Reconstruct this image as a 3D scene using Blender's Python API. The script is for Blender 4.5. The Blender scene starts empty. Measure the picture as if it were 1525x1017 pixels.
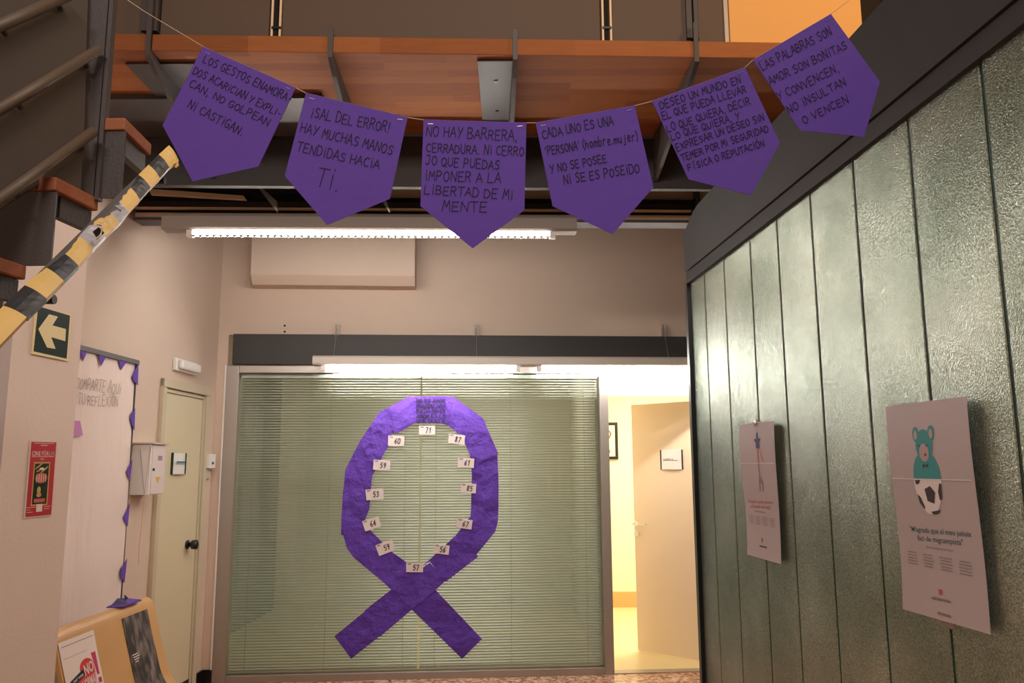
import bpy, bmesh, math, random
from mathutils import Vector, Matrix
random.seed(7)
V = Vector
S = bpy.context.scene
COL = S.collection

# ------------------------------------------------------------------ camera
IW, IH, F = 1525.0, 1017.0, 1200.0
PITCH, ROLL, EYE = math.radians(8.81), math.radians(0.3), 1.6
_f = V((0, math.cos(PITCH), math.sin(PITCH)))
_u0 = V((0, -math.sin(PITCH), math.cos(PITCH)))
_r0 = V((1, 0, 0))
CR = _r0 * math.cos(ROLL) - _u0 * math.sin(ROLL)
CU = _u0 * math.cos(ROLL) + _r0 * math.sin(ROLL)
CP = V((0, 0, EYE))
cam_d = bpy.data.cameras.new('camera'); cam = bpy.data.objects.new('camera', cam_d)
COL.objects.link(cam)
cam_d.sensor_width = 36.0; cam_d.lens = 36.0 * F / IW; cam_d.clip_start = 0.05
cam.matrix_world = Matrix(((CR.x, CU.x, -_f.x, 0), (CR.y, CU.y, -_f.y, 0), (CR.z, CU.z, -_f.z, EYE), (0, 0, 0, 1)))
S.camera = cam

# ------------------------------------------------------------------ world, exposure, lamps outside the frame
S.view_settings.view_transform = 'Standard'; S.view_settings.look = 'None'
S.view_settings.gamma = 1.0; S.view_settings.use_curve_mapping = False
S.view_settings.exposure = 0.0
w = bpy.data.worlds.new('hall_air'); S.world = w; w.use_nodes = True
w.node_tree.nodes['Background'].inputs[0].default_value = (0.78, 0.62, 0.50, 1)
w.node_tree.nodes['Background'].inputs[1].default_value = 0.10

def area(name, loc, target, sx, sy, power, col):
    d = bpy.data.lights.new(name, 'AREA'); d.shape = 'RECTANGLE'; d.size = sx; d.size_y = sy
    d.energy = power; d.color = col
    o = bpy.data.objects.new(name, d); COL.objects.link(o); o.location = loc
    o.rotation_euler = (V(target) - V(loc)).to_track_quat('-Z', 'Y').to_euler()
    return o
WARM = (1.0, 0.87, 0.79)
area('hall_fill_lamp', (-0.6, -2.6, 4.6), (-1.2, 4.5, 1.2), 2.4, 0.6, 118, WARM)  # fill lights added out of view, standing in for hall ceiling lamps
area('hall_fill_lamp', (0.4, 1.0, 4.6), (-2.0, 4.2, 1.0), 1.5, 0.4, 28, WARM)
area('upstairs_lamp', (2.9, 1.9, 5.2), (1.4, 3.9, 4.0), 0.5, 0.5, 46, (1.0, 0.62, 0.28))
area('upstairs_ceiling_lamp', (0.4, 1.2, 6.3), (0.4, 4.2, 3.9), 1.2, 0.4, 8, (1.0, 0.75, 0.5))
area('office_lamp', (1.7, 8.1, 2.75), (1.7, 8.1, 0), 1.2, 0.6, 78, (1.0, 0.88, 0.74))
area('blind_room_lamp', (-0.6, 8.0, 2.75), (-0.6, 8.0, 0), 1.5, 0.6, 26, (1.0, 0.96, 0.88))

# ------------------------------------------------------------------ helpers
def ray(px, py):
    return (_f * F + CR * (px - IW / 2) + CU * (IH / 2 - py)).normalized()
def onY(px, py, D):
    d = ray(px, py); return CP + d * (D / d.y)
def onZ(px, py, z):
    d = ray(px, py); return CP + d * ((z - EYE) / d.z)
def onP(px, py, p0, n):
    d = ray(px, py); return CP + d * ((p0 - CP).dot(n) / d.dot(n))

WL = {}
def wl(o): return WL.get(o.name, V((0, 0, 0)))
def props(o, label=None, cat=None, group=None, kind=None):
    if label: o['label'] = label
    if cat: o['category'] = cat
    if group: o['group'] = group
    if kind: o['kind'] = kind
    return o
def thing(name, loc, label=None, cat=None, group=None, kind=None):
    o = bpy.data.objects.new(name, None); COL.objects.link(o)
    o.empty_display_size = 0.05
    o.location = loc; WL[o.name] = V(loc)
    return props(o, label, cat, group, kind)

class MB:
    def __init__(s): s.v = []; s.f = []
    def add(s, vs, fs):
        b = len(s.v); s.v += [V(p) for p in vs]; s.f += [tuple(i + b for i in f) for f in fs]; return s
    def hexa(s, p):   # 4 bottom ring, 4 top ring
        return s.add(p, [(0, 3, 2, 1), (4, 5, 6, 7), (0, 1, 5, 4), (1, 2, 6, 5), (2, 3, 7, 6), (3, 0, 4, 7)])
    def box(s, x0, x1, y0, y1, z0, z1):
        return s.hexa([(x0, y0, z0), (x1, y0, z0), (x1, y1, z0), (x0, y1, z0), (x0, y0, z1), (x1, y0, z1), (x1, y1, z1), (x0, y1, z1)])
    def ob(s, o, a, b, c):
        o = V(o); a = V(a); b = V(b); c = V(c)
        return s.hexa([o, o + a, o + a + b, o + b, o + c, o + a + c, o + a + b + c, o + b + c])
    def prism(s, poly, t):
        n = len(poly); t = V(t); vs = [V(p) for p in poly] + [V(p) + t for p in poly]
        return s.add(vs, [tuple(range(n - 1, -1, -1)), tuple(range(n, 2 * n))] + [(i, (i + 1) % n, n + (i + 1) % n, n + i) for i in range(n)])
    def tube(s, pts, r, n=8):
        pts = [V(p) for p in pts]; rings = []
        for i, p in enumerate(pts):
            a = pts[max(i - 1, 0)]; b = pts[min(i + 1, len(pts) - 1)]
            d = (b - a).normalized(); k = V((0, 0, 1)) if abs(d.z) < .9 else V((1, 0, 0))
            x = d.cross(k).normalized(); y = d.cross(x)
            rr = r[i] if isinstance(r, (list, tuple)) else r
            rings.append([p + (x * math.cos(2 * math.pi * j / n) + y * math.sin(2 * math.pi * j / n)) * rr for j in range(n)])
        vs = [q for R in rings for q in R]; fs = []
        for i in range(len(pts) - 1):
            for j in range(n):
                fs.append((i * n + j, i * n + (j + 1) % n, (i + 1) * n + (j + 1) % n, (i + 1) * n + j))
        fs.append(tuple(range(n - 1, -1, -1))); fs.append(tuple(range((len(pts) - 1) * n, len(pts) * n)))
        return s.add(vs, fs)
    def mk(s, name, mat, parent=None, bevel=0, smooth=False, label=None, kind=None):
        if parent is None:
            xs = [p.x for p in s.v]; ys = [p.y for p in s.v]; zs = [p.z for p in s.v]
            base = V(((min(xs) + max(xs)) / 2, (min(ys) + max(ys)) / 2, min(zs)))
        else: base = wl(parent)
        me = bpy.data.meshes.new(name)
        me.from_pydata([tuple(p - base) for p in s.v], [], s.f); me.update()
        bm = bmesh.new(); bm.from_mesh(me); bmesh.ops.recalc_face_normals(bm, faces=bm.faces); bm.to_mesh(me); bm.free()
        me.materials.append(mat)
        o = bpy.data.objects.new(name, me); COL.objects.link(o)
        if parent is None: o.location = base; WL[o.name] = base
        else: o.parent = parent; WL[o.name] = base
        if bevel:
            m = o.modifiers.new('edge', 'BEVEL'); m.width = bevel; m.segments = 2; m.limit_method = 'ANGLE'
        if smooth:
            for p in me.polygons: p.use_smooth = True
        if label: o['label'] = label
        if kind: o['kind'] = kind
        elif parent is not None and name in ('small_print', 'picture_print', 'lettering'): o['kind'] = 'stuff'
        return o

def lin(c): return tuple(((x / 255) / 12.92 if x / 255 <= .04045 else ((x / 255 + .055) / 1.055) ** 2.4) for x in c)
def mat(name, col, rough=.6, metal=0., spec=.5, bump=0., bscale=40., var=0., vscale=3., emit=None, es=0., stretch=None, trans=0.):
    m = bpy.data.materials.new(name); m.use_nodes = True; nt = m.node_tree; b = nt.nodes['Principled BSDF']
    c = lin(col); b.inputs['Base Color'].default_value = (*c, 1)
    b.inputs['Roughness'].default_value = rough; b.inputs['Metallic'].default_value = metal
    b.inputs['Specular IOR Level'].default_value = spec
    if trans: b.inputs['Transmission Weight'].default_value = trans
    tc = nt.nodes.new('ShaderNodeTexCoord'); mp = nt.nodes.new('ShaderNodeMapping')
    nt.links.new(tc.outputs['Object'], mp.inputs[0])
    if stretch: mp.inputs['Scale'].default_value = stretch
    if var:
        n = nt.nodes.new('ShaderNodeTexNoise'); n.inputs['Scale'].default_value = vscale; n.inputs['Detail'].default_value = 5
        r = nt.nodes.new('ShaderNodeMixRGB'); r.blend_type = 'MIX'
        r.inputs[1].default_value = (*[x * (1 - var) for x in c], 1); r.inputs[2].default_value = (*[min(1, x * (1 + var)) for x in c], 1)
        nt.links.new(mp.outputs[0], n.inputs['Vector']); nt.links.new(n.outputs[0], r.inputs[0]); nt.links.new(r.outputs[0], b.inputs['Base Color'])
    if bump:
        n2 = nt.nodes.new('ShaderNodeTexNoise'); n2.inputs['Scale'].default_value = bscale; n2.inputs['Detail'].default_value = 4
        bp = nt.nodes.new('ShaderNodeBump'); bp.inputs['Strength'].default_value = bump; bp.inputs['Distance'].default_value = .01 if bscale > 8 else .05
        nt.links.new(mp.outputs[0], n2.inputs['Vector']); nt.links.new(n2.outputs[0], bp.inputs['Height']); nt.links.new(bp.outputs[0], b.inputs['Normal'])
    if emit:
        b.inputs['Emission Color'].default_value = (*emit, 1); b.inputs['Emission Strength'].default_value = es
    return m

M = {}
M['wall'] = mat('painted plaster', (210, 188, 170), .85, var=.04, vscale=1.2, bump=.15, bscale=90)
M['pillar'] = mat('pillar plaster', (236, 218, 208), .85, var=.05, vscale=2.5, bump=.12, bscale=60)
M['dark'] = mat('charcoal steel', (66, 62, 60), .55, var=.12, vscale=3, spec=.4)
M['dark2'] = mat('dark painted steel', (74, 66, 64), .5, var=.12, vscale=6, bump=.1, bscale=120)
M['ring'] = mat('dark painted fascia', (48, 45, 44), .7, var=.15, vscale=4, bump=.1, bscale=60)
M['rail'] = mat('rail tube', (92, 76, 62), .5)
M['lintel'] = mat('lintel steel', (50, 46, 44), .6)
M['brown'] = mat('brown sheet', (72, 60, 52), .7, var=.12, vscale=2)
M['taupe'] = mat('taupe infill board', (92, 74, 60), .7, var=.06, vscale=2)
M['alu'] = mat('brushed aluminium', (178, 170, 162), .42, .75, stretch=(1, 1, .05), bump=.05, bscale=200)
M['chrome'] = mat('chrome', (215, 215, 212), .15, 1.)
M['white'] = mat('white lacquer', (232, 228, 222), .4)
M['house'] = mat('fixture housing', (196, 184, 172), .45)
M['cream'] = mat('cream lacquer', (214, 200, 166), .5)
M['creamf'] = mat('cream frame', (200, 186, 158), .5)
M['leaf'] = mat('open door laminate', (236, 214, 184), .5)
M['office'] = mat('office plaster', (244, 236, 206), .9)
M['officebase'] = mat('office skirting', (205, 170, 110), .6)
M['purple'] = mat('purple card', (98, 66, 164), .85, var=.05, vscale=5, bump=.12, bscale=30)
M['ribbon'] = mat('purple crepe paper', (88, 50, 158), .8, var=.10, vscale=5, bump=1.0, bscale=6)
M['ink'] = mat('black marker', (30, 16, 36), .8)
M['pencil'] = mat('grey marker', (146, 130, 126), .8)
M['paper'] = mat('white paper', (232, 216, 208), .8, var=.02, vscale=4)
M['poster'] = mat('poster paper', (192, 176, 176), .55, var=.02, vscale=4)
M['card'] = mat('card paper', (216, 202, 198), .8)
M['boardpaper'] = mat('crinkled paper sheet', (232, 214, 206), .85, bump=.6, bscale=5, stretch=(1, 1, .25))
M['black'] = mat('black plastic', (18, 18, 18), .35)
M['green'] = mat('deep green', (22, 42, 38), .3)
M['dgreen'] = mat('green edge glass', (16, 62, 46), .5)
M['lum'] = mat('photoluminescent cream', (240, 224, 170), .5)
M['red'] = mat('poster red', (190, 34, 50), .5)
M['redink'] = mat('red ink', (214, 40, 44), .6)
M['salmon'] = mat('salmon ink', (205, 96, 84), .6)
M['mag'] = mat('magenta ink', (190, 40, 84), .6)
M['teal'] = mat('teal ink', (50, 150, 152), .6)
M['teald'] = mat('dark teal ink', (30, 92, 100), .6)
M['greyink'] = mat('grey ink', (150, 136, 136), .7)
M['pinkface'] = mat('muzzle pink', (190, 160, 162), .6)
M['ballw'] = mat('ball white', (238, 228, 224), .5)
M['ballk'] = mat('ball black', (52, 32, 34), .5)
M['gold'] = mat('poster gold', (206, 168, 84), .5)
M['indigo'] = mat('indigo ink', (58, 48, 96), .6)
M['string'] = mat('white string', (196, 170, 140), .8)
M['pinkstring'] = mat('pink thread', (226, 150, 140), .8)
M['bluestring'] = mat('blue thread', (70, 80, 120), .8)
M['tapey'] = mat('yellow tape', (226, 188, 112), .5, var=.1, vscale=14, bump=.25, bscale=25)
M['tapec'] = mat('creased pale tape', (222, 186, 120), .4, var=.15, vscale=22, bump=.9, bscale=22)
M['tapek'] = mat('black tape', (52, 52, 54), .42, var=.35, vscale=16, bump=.3, bscale=25)
M['tapeg'] = mat('glossy grey tape', (178, 174, 180), .3, var=.3, vscale=20, bump=.8, bscale=20)
M['ply'] = mat('bent plywood', (205, 158, 100), .4, var=.08, vscale=4, stretch=(6, 1, 1))
M['warm_lit'] = mat('warm-lit board', (236, 172, 92), .6, var=.02, vscale=20)  # warm upstairs light put into the board colour
M['ctile'] = mat('inner floor', (236, 218, 166), .35, var=.03, vscale=5)
M['slat'] = mat('blind slat', (214, 218, 212), .4, .15)
M['dimroom'] = mat('dim room wall', (150, 152, 136), .9)
M['hole'] = mat('drilled hole', (20, 12, 10), .9)
M['pinkpaper'] = mat('pink paper', (196, 130, 184), .8)
M['slot'] = mat('dark gap', (12, 10, 10), .9)  # near-black, the shade of gaps put into the colour
M['lstrip'] = mat('pale strip', (236, 200, 160), .5)

def wood(name, c1, c2, sx=1.6, sy=14, bands='X'):
    m = bpy.data.materials.new(name); m.use_nodes = True; nt = m.node_tree; b = nt.nodes['Principled BSDF']
    tc = nt.nodes.new('ShaderNodeTexCoord'); mp = nt.nodes.new('ShaderNodeMapping')
    nt.links.new(tc.outputs['Object'], mp.inputs[0])
    br = nt.nodes.new('ShaderNodeTexBrick'); br.inputs['Scale'].default_value = 1.0
    br.inputs['Brick Width'].default_value = 1 / sx; br.inputs['Row Height'].default_value = 1 / sy
    br.inputs['Mortar Size'].default_value = .0
    br.inputs['Color1'].default_value = (*lin(c1), 1); br.inputs['Color2'].default_value = (*lin(c2), 1)
    nt.links.new(mp.outputs[0], br.inputs['Vector'])
    n = nt.nodes.new('ShaderNodeTexNoise'); n.inputs['Scale'].default_value = 6; n.inputs['Detail'].default_value = 6
    m2 = nt.nodes.new('ShaderNodeMapping'); m2.inputs['Scale'].default_value = (1, 14, 14)
    nt.links.new(tc.outputs['Object'], m2.inputs[0]); nt.links.new(m2.outputs[0], n.inputs['Vector'])
    mx = nt.nodes.new('ShaderNodeMixRGB'); mx.blend_type = 'MULTIPLY'; mx.inputs[0].default_value = .35
    nt.links.new(br.outputs[0], mx.inputs[1]); nt.links.new(n.outputs[0], mx.inputs[2]); nt.links.new(mx.outputs[0], b.inputs['Base Color'])
    b.inputs['Roughness'].default_value = .7; b.inputs['Specular IOR Level'].default_value = .2
    return m
M['wood'] = wood('laminated beech', (176, 108, 62), (150, 88, 50))
M['treadwood'] = wood('tread beech', (178, 110, 78), (160, 94, 64), 2, 20)

def terrazzo():
    m = bpy.data.materials.new('terrazzo'); m.use_nodes = True; nt = m.node_tree; b = nt.nodes['Principled BSDF']
    tc = nt.nodes.new('ShaderNodeTexCoord'); vo = nt.nodes.new('ShaderNodeTexVoronoi'); vo.inputs['Scale'].default_value = 45
    r = nt.nodes.new('ShaderNodeValToRGB'); nt.links.new(tc.outputs['Object'], vo.inputs['Vector'])
    sp = nt.nodes.new('ShaderNodeSeparateColor'); nt.links.new(vo.outputs['Color'], sp.inputs[0]); nt.links.new(sp.outputs[0], r.inputs[0])
    e = r.color_ramp.elements; e[0].color = (*lin((120, 78, 60)), 1); e[1].color = (*lin((226, 190, 160)), 1)
    x = e.new(.5); x.color = (*lin((192, 140, 112)), 1)
    nt.links.new(r.outputs[0], b.inputs['Base Color']); b.inputs['Roughness'].default_value = .25
    return m
M['terrazzo'] = terrazzo()

def tube_mat():
    m = bpy.data.materials.new('lit tube'); m.use_nodes = True; b = m.node_tree.nodes['Principled BSDF']
    b.inputs['Base Color'].default_value = (1, 1, 1, 1)
    b.inputs['Emission Color'].default_value = (1, .95, .89, 1); b.inputs['Emission Strength'].default_value = 95
    return m
M['tube'] = tube_mat()

def thin_glass(name, tint, rough, ior=1.5):
    m = bpy.data.materials.new(name); m.use_nodes = True; nt = m.node_tree
    for n in list(nt.nodes): nt.nodes.remove(n)
    o = nt.nodes.new('ShaderNodeOutputMaterial'); t = nt.nodes.new('ShaderNodeBsdfTransparent'); g = nt.nodes.new('ShaderNodeBsdfGlossy')
    t.inputs[0].default_value = (*tint, 1); g.inputs['Roughness'].default_value = rough
    fr = nt.nodes.new('ShaderNodeFresnel'); fr.inputs[0].default_value = ior
    mx = nt.nodes.new('ShaderNodeMixShader'); nt.links.new(fr.outputs[0], mx.inputs[0]); nt.links.new(t.outputs[0], mx.inputs[1]); nt.links.new(g.outputs[0], mx.inputs[2])
    nt.links.new(mx.outputs[0], o.inputs[0]); return m
M['clear'] = thin_glass('clear tape', (.95, .93, .9), .4, 1.2)
M['glass'] = thin_glass('window glass', (.93, .95, .93), .02)

def cast_glass():
    m = bpy.data.materials.new('rough cast channel glass'); m.use_nodes = True; nt = m.node_tree; b = nt.nodes['Principled BSDF']
    b.inputs['Base Color'].default_value = (*lin((150, 160, 140)), 1)
    b.inputs['Metallic'].default_value = .78; b.inputs['Roughness'].default_value = .22
    tc = nt.nodes.new('ShaderNodeTexCoord')
    n = nt.nodes.new('ShaderNodeTexNoise'); n.inputs['Scale'].default_value = 250; n.inputs['Detail'].default_value = 2
    n3 = nt.nodes.new('ShaderNodeTexNoise'); n3.inputs['Scale'].default_value = 2.2; n3.inputs['Detail'].default_value = 3
    bp = nt.nodes.new('ShaderNodeBump'); bp.inputs['Strength'].default_value = .8; bp.inputs['Distance'].default_value = .0022
    nt.links.new(tc.outputs['Object'], n.inputs['Vector']); nt.links.new(tc.outputs['Object'], n3.inputs['Vector'])
    nt.links.new(n.outputs[0], bp.inputs['Height']); nt.links.new(bp.outputs[0], b.inputs['Normal'])
    r = nt.nodes.new('ShaderNodeValToRGB'); e = r.color_ramp.elements
    e[0].position = .35; e[0].color = (*lin((152, 166, 148)), 1); e[1].position = .7; e[1].color = (*lin((204, 212, 196)), 1)
    nt.links.new(n3.outputs[0], r.inputs[0])
    g = nt.nodes.new('ShaderNodeTexNoise'); g.inputs['Scale'].default_value = 190; g.inputs['Detail'].default_value = 2
    gr = nt.nodes.new('ShaderNodeValToRGB'); k = gr.color_ramp.elements; k[0].position = .38; k[0].color = (.52, .54, .52, 1); k[1].position = .64; k[1].color = (1, 1, 1, 1)
    mx = nt.nodes.new('ShaderNodeMixRGB'); mx.blend_type = 'MULTIPLY'; mx.inputs[0].default_value = 1
    nt.links.new(tc.outputs['Object'], g.inputs['Vector']); nt.links.new(g.outputs[0], gr.inputs[0])
    nt.links.new(r.outputs[0], mx.inputs[1]); nt.links.new(gr.outputs[0], mx.inputs[2]); nt.links.new(mx.outputs[0], b.inputs['Base Color'])
    return m
M['cast'] = cast_glass()

# ------------------------------------------------------------------ lettering
SF = {
'A': ['0 0 2 6 4 0', '.8 2.2 3.2 2.2'], 'B': ['.3 0 .3 6 2.6 5.8 3.2 4.6 2.4 3.2 .3 3', '2.2 3.1 3.7 1.8 2.8 .2 .3 0'],
'C': ['3.7 5.2 2.2 6 .6 4.6 .4 2 1.6 .1 3.6 .6'], 'D': ['.3 0 .3 6 2.4 5.7 3.8 3.6 3.4 1.2 2 .1 .3 0'],
'E': ['3.5 6 .4 6 .4 0 3.6 0', '.4 3.1 3 3.1'], 'F': ['3.5 6 .4 6 .4 0', '.4 3.2 2.8 3.2'],
'G': ['3.6 5.2 2.2 6 .6 4.6 .4 2 1.6 .1 3.5 .6 3.6 2.6 2.2 2.6'], 'H': ['.4 0 .4 6', '3.6 0 3.6 6', '.4 3 3.6 3.1'],
'I': ['2 0 2 6'], 'i': ['2 0 2 4.2', '2 5.4 2 5.9'], 'J': ['.8 6 3 6 2.7 1.2 1.6 0 .4 .9'],
'L': ['.5 6 .4 0 3.5 .1'], 'M': ['.1 0 .8 6 2 2.4 3.3 6 3.9 0'], 'N': ['.3 0 .5 6 3.4 0 3.7 6'],
'O': ['2 6 .6 5 .3 2.4 1.3 .2 2.7 .2 3.8 2.4 3.4 5 2 6'], 'P': ['.4 0 .5 6 2.8 5.8 3.5 4.4 2.6 2.9 .5 2.7'],
'Q': ['2 6 .6 5 .3 2.4 1.3 .2 2.7 .2 3.8 2.4 3.4 5 2 6', '2.2 1.6 4 -.6'], 'R': ['.4 0 .5 6 2.8 5.8 3.4 4.5 2.5 3.1 .5 2.9', '1.8 3 3.7 0'],
'S': ['3.5 5.2 2.2 6 .8 5.2 .9 3.8 3 2.6 3.5 1.2 2.2 0 .5 .6'], 'T': ['0 5.8 4 6', '2 5.9 2 0'], 'U': ['.4 6 .5 1.4 1.6 .1 3 .4 3.6 2 3.6 6'],
'V': ['.2 6 2 0 3.8 6'], 'X': ['.3 0 3.6 6', '.4 6 3.7 0'], 'Y': ['.3 6 2 3.2', '3.8 6 1.2 0'], 'Z': ['.4 6 3.6 6 .4 0 3.6 0'],
'0': ['2 6 .6 5 .4 2.4 1.3 .2 2.7 .2 3.6 2.4 3.2 5 2 6'], '1': ['1 4.4 2.4 6 2.2 0'], '3': ['.6 5.4 2.2 6 3.2 4.8 1.6 3.3 3.4 2 2.6 .2 .5 .6'],
'4': ['2.6 0 2.8 6 .4 2.2 3.8 2.4'], '5': ['3.4 6 1 5.8 .8 3.4 2.6 3.6 3.4 2 2.4 .1 .6 .5'], '6': ['3 6 1 3.8 .6 1.4 2 0 3.4 1.4 2.4 3 .8 2.2'],
'7': ['.6 5.8 3.4 6 1.6 0'], '8': ['2 3.2 .8 4.6 2 6 3.2 4.6 2 3.2 .6 1.4 2 0 3.5 1.4 2 3.2'], '9': ['3.2 4 1.8 3 .7 4.4 1.8 6 3.2 5 3 2.4 1.8 0'],
'.': ['1.6 0 2 .3'], ',': ['2 .4 1.4 -1.2'], '!': ['2 6 1.8 2', '1.7 .4 1.7 0'], '^': ['2 4 1.8 0', '2 5.6 2 6'], '-': ['1 2.6 3 2.6'], '_': ['.5 .2 3 .2'],
"'": ['2 6 1.8 4.6'], '(': ['2.8 6.4 1.4 4 1.4 1.6 2.6 -.6'], ')': ['1.2 6.4 2.6 4 2.6 1.6 1.4 -.6'],
'h': ['.6 6 .6 0', '.6 2.6 2 3.8 3 2.8 3.1 0'], 'o': ['2 3.8 .8 2.8 .8 1 2 0 3.2 1 3.2 2.8 2 3.8'], 'm': ['.2 0 .3 3.6', '.3 2.8 1.2 3.8 1.9 2.6 1.9 0', '1.9 2.6 3 3.8 3.8 2.6 3.8 0'],
'b': ['.7 6 .7 0 2.4 0 3.2 1.4 2.8 3.2 .7 3'], 'r': ['.8 0 .8 3.8', '.8 2.6 1.8 3.8 3 3.5'], 'e': ['.8 2 3.2 2.2 2.6 3.8 1.2 3.6 .6 1.8 1.4 0 3.2 .4'],
'u': ['.6 3.8 .8 .8 2 0 3 1 3.1 3.8', '3.1 1 3.3 0'], 'j': ['2.6 3.8 2.4 -1.4 .8 -1.6', '2.6 5 2.6 5.4'],
'A~': ['0 0 2 6 4 0'], '`': ['2.4 7.6 1.6 6.6'], 'Ó': ['2 6 .6 5 .3 2.4 1.3 .2 2.7 .2 3.8 2.4 3.4 5 2 6', '2 6.8 3 8'], 'Í': ['2 0 2 5.4', '1.8 6.4 2.8 7.6'],
}
def handwrite(mb, mp, text, x0, y0, x1, y1, h, wpen, jit=.25, slant=0.0):
    """text from (x0,y0) to (x1,y1) in the units of mp; cap height h (units); pen width in metres"""
    dx, dy = x1 - x0, y1 - y0; L = math.hypot(dx, dy); ux, uy = dx / L, dy / L
    nx, ny = uy, -ux        # 'up' in image coords (y down)
    n = sum(.55 if c in "iI.,!^' `()" else 1 for c in text); adv = L / n; pos = 0
    for c in text:
        a = adv * (.55 if c in "iI.,!^' `()" else 1)
        if c in SF:
            jr = random.uniform(-jit, jit) * .08; js = 1 + random.uniform(-jit, jit) * .5; jo = random.uniform(-jit, jit) * h * .22
            wch = a * .88
            for st in SF[c]:
                q = [float(t) for t in st.split()]; P = []
                for i in range(0, len(q), 2):
                    gx = q[i] / 4 + random.uniform(-.03, .03); gy = q[i + 1] / 6
                    if c in "iI.,!^'`()": gx = (gx - .5) * 1.6 + .5
                    gx += gy * (slant + jr)
                    X = pos + gx * wch; Y = gy * h * js + jo
                    P.append(mp(x0 + ux * X + nx * Y, y0 + uy * X + ny * Y))
                pen(mb, P, wpen)
        pos += a
def pen(mb, P, wpen):
    for a, b in zip(P[:-1], P[1:]):
        d = b[0] - a[0]
        if d.length < 1e-6: continue
        n = a[1]; s = d.normalized().cross(n) * wpen / 2; e = d.normalized() * wpen * .35
        t = n * .0004
        mb.add([a[0] - e - s, b[0] + e - s, b[0] + e + s, a[0] - e + s, a[0] - e - s + t, b[0] + e - s + t, b[0] + e + s + t, a[0] - e + s + t],
               [(0, 1, 2, 3), (4, 5, 6, 7), (0, 1, 5, 4), (1, 2, 6, 5), (2, 3, 7, 6), (3, 0, 4, 7)])
def printed(mb, mp, text, x0, y0, x1, y1, h=None, bold=0):
    """typeset text (built-in font) mapped from a flat strip to mp; (x0,y0)-(x1,y1) baseline in mp units"""
    cu = bpy.data.curves.new('tmp', 'FONT'); cu.body = text; cu.offset = bold; cu.resolution_u = 2
    o = bpy.data.objects.new('tmp', cu); COL.objects.link(o)
    dg = bpy.context.evaluated_depsgraph_get(); me = bpy.data.meshes.new_from_object(o.evaluated_get(dg))
    vs = [v.co.copy() for v in me.vertices]; fs = [tuple(p.vertices) for p in me.polygons]
    bpy.data.objects.remove(o); bpy.data.meshes.remove(me); bpy.data.curves.remove(cu)
    if not vs: return
    xa = min(v.x for v in vs); xb = max(v.x for v in vs)
    dx, dy = x1 - x0, y1 - y0; L = math.hypot(dx, dy); sx = L / (xb - xa); ux, uy = dx / L, dy / L
    hh = (h / .72) if h else sx
    out = []
    for v in vs:
        X = (v.x - xa) * sx; Y = v.y * hh
        p, n = mp(x0 + ux * X + uy * Y, y0 + uy * X - ux * Y)
        out.append(p + n * .0003)
    mb.add(out, fs)

def plane_map(p0, n, off):   # photograph pixel -> point on a real plane at distance off in front
    def f(x, y): return onP(x, y, p0, n) + n * off, n
    return f
def quad_map(tl, tr, br, bl, off, wave=0.):
    n = ((bl - tl).cross(tr - tl)).normalized()
    if n.dot(CP - tl) < 0: n = -n
    def f(s, t):
        a = tl.lerp(tr, s); b = bl.lerp(br, s); p = a.lerp(b, t)
        return p + n * (off + wave * math.sin(t * 5.5 + .6) * (1 - .5 * s)), n
    return f
def poly_on(mb, mp, pts, lift=.0003):
    P = []; nn = None
    for x, y in pts:
        p, nn = mp(x, y); P.append(p + nn * lift)
    mb.add(P, [tuple(range(len(P)))])
def ell_on(mb, mp, cx, cy, rx, ry, lift=.0003, n=28, a0=0, a1=2 * math.pi, rot=0):
    pts = []
    full = abs(a1 - a0 - 2 * math.pi) < 1e-6
    for i in range(n if full else n + 1):
        a = a0 + (a1 - a0) * i / n; x = rx * math.cos(a); y = ry * math.sin(a)
        pts.append((cx + x * math.cos(rot) - y * math.sin(rot), cy + x * math.sin(rot) + y * math.cos(rot)))
    poly_on(mb, mp, pts, lift)
def rect(x0, y0, x1, y1): return [(x0, y0), (x1, y0), (x1, y1), (x0, y1)]

class Wall:
    def __init__(s, p0, u):
        s.p0 = V(p0); s.U = V(u).normalized(); s.N = s.U.cross(V((0, 0, 1))).normalized()
        if s.N.dot(CP - s.p0) < 0: s.N = -s.N
    def uz(s, px, py, off=0.):
        p = onP(px, py, s.p0 + s.N * off, s.N); return (p - s.p0).dot(s.U), p.z
    def pt(s, u, z, off=0.): return V((s.p0.x, s.p0.y, 0)) + s.U * u + s.N * off + V((0, 0, z))
    def box(s, mb, u0, u1, z0, z1, o0, o1):
        return mb.hexa([s.pt(u0, z0, o0), s.pt(u1, z0, o0), s.pt(u1, z0, o1), s.pt(u0, z0, o1), s.pt(u0, z1, o0), s.pt(u1, z1, o0), s.pt(u1, z1, o1), s.pt(u0, z1, o1)])
    def bpx(s, mb, x0, y0, x1, y1, o0, o1):   # box whose front face spans these photograph pixels
        ym = (y0 + y1) / 2; xm = (x0 + x1) / 2
        u0 = s.uz(x0, ym, o1)[0]; u1 = s.uz(x1, ym, o1)[0]; zb = s.uz(xm, y1, o1)[1]; zt = s.uz(xm, y0, o1)[1]
        return s.box(mb, u0, u1, zb, zt, o0, o1)
    def map(s, off): return plane_map(s.p0 + s.N * off, s.N, 0)

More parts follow.
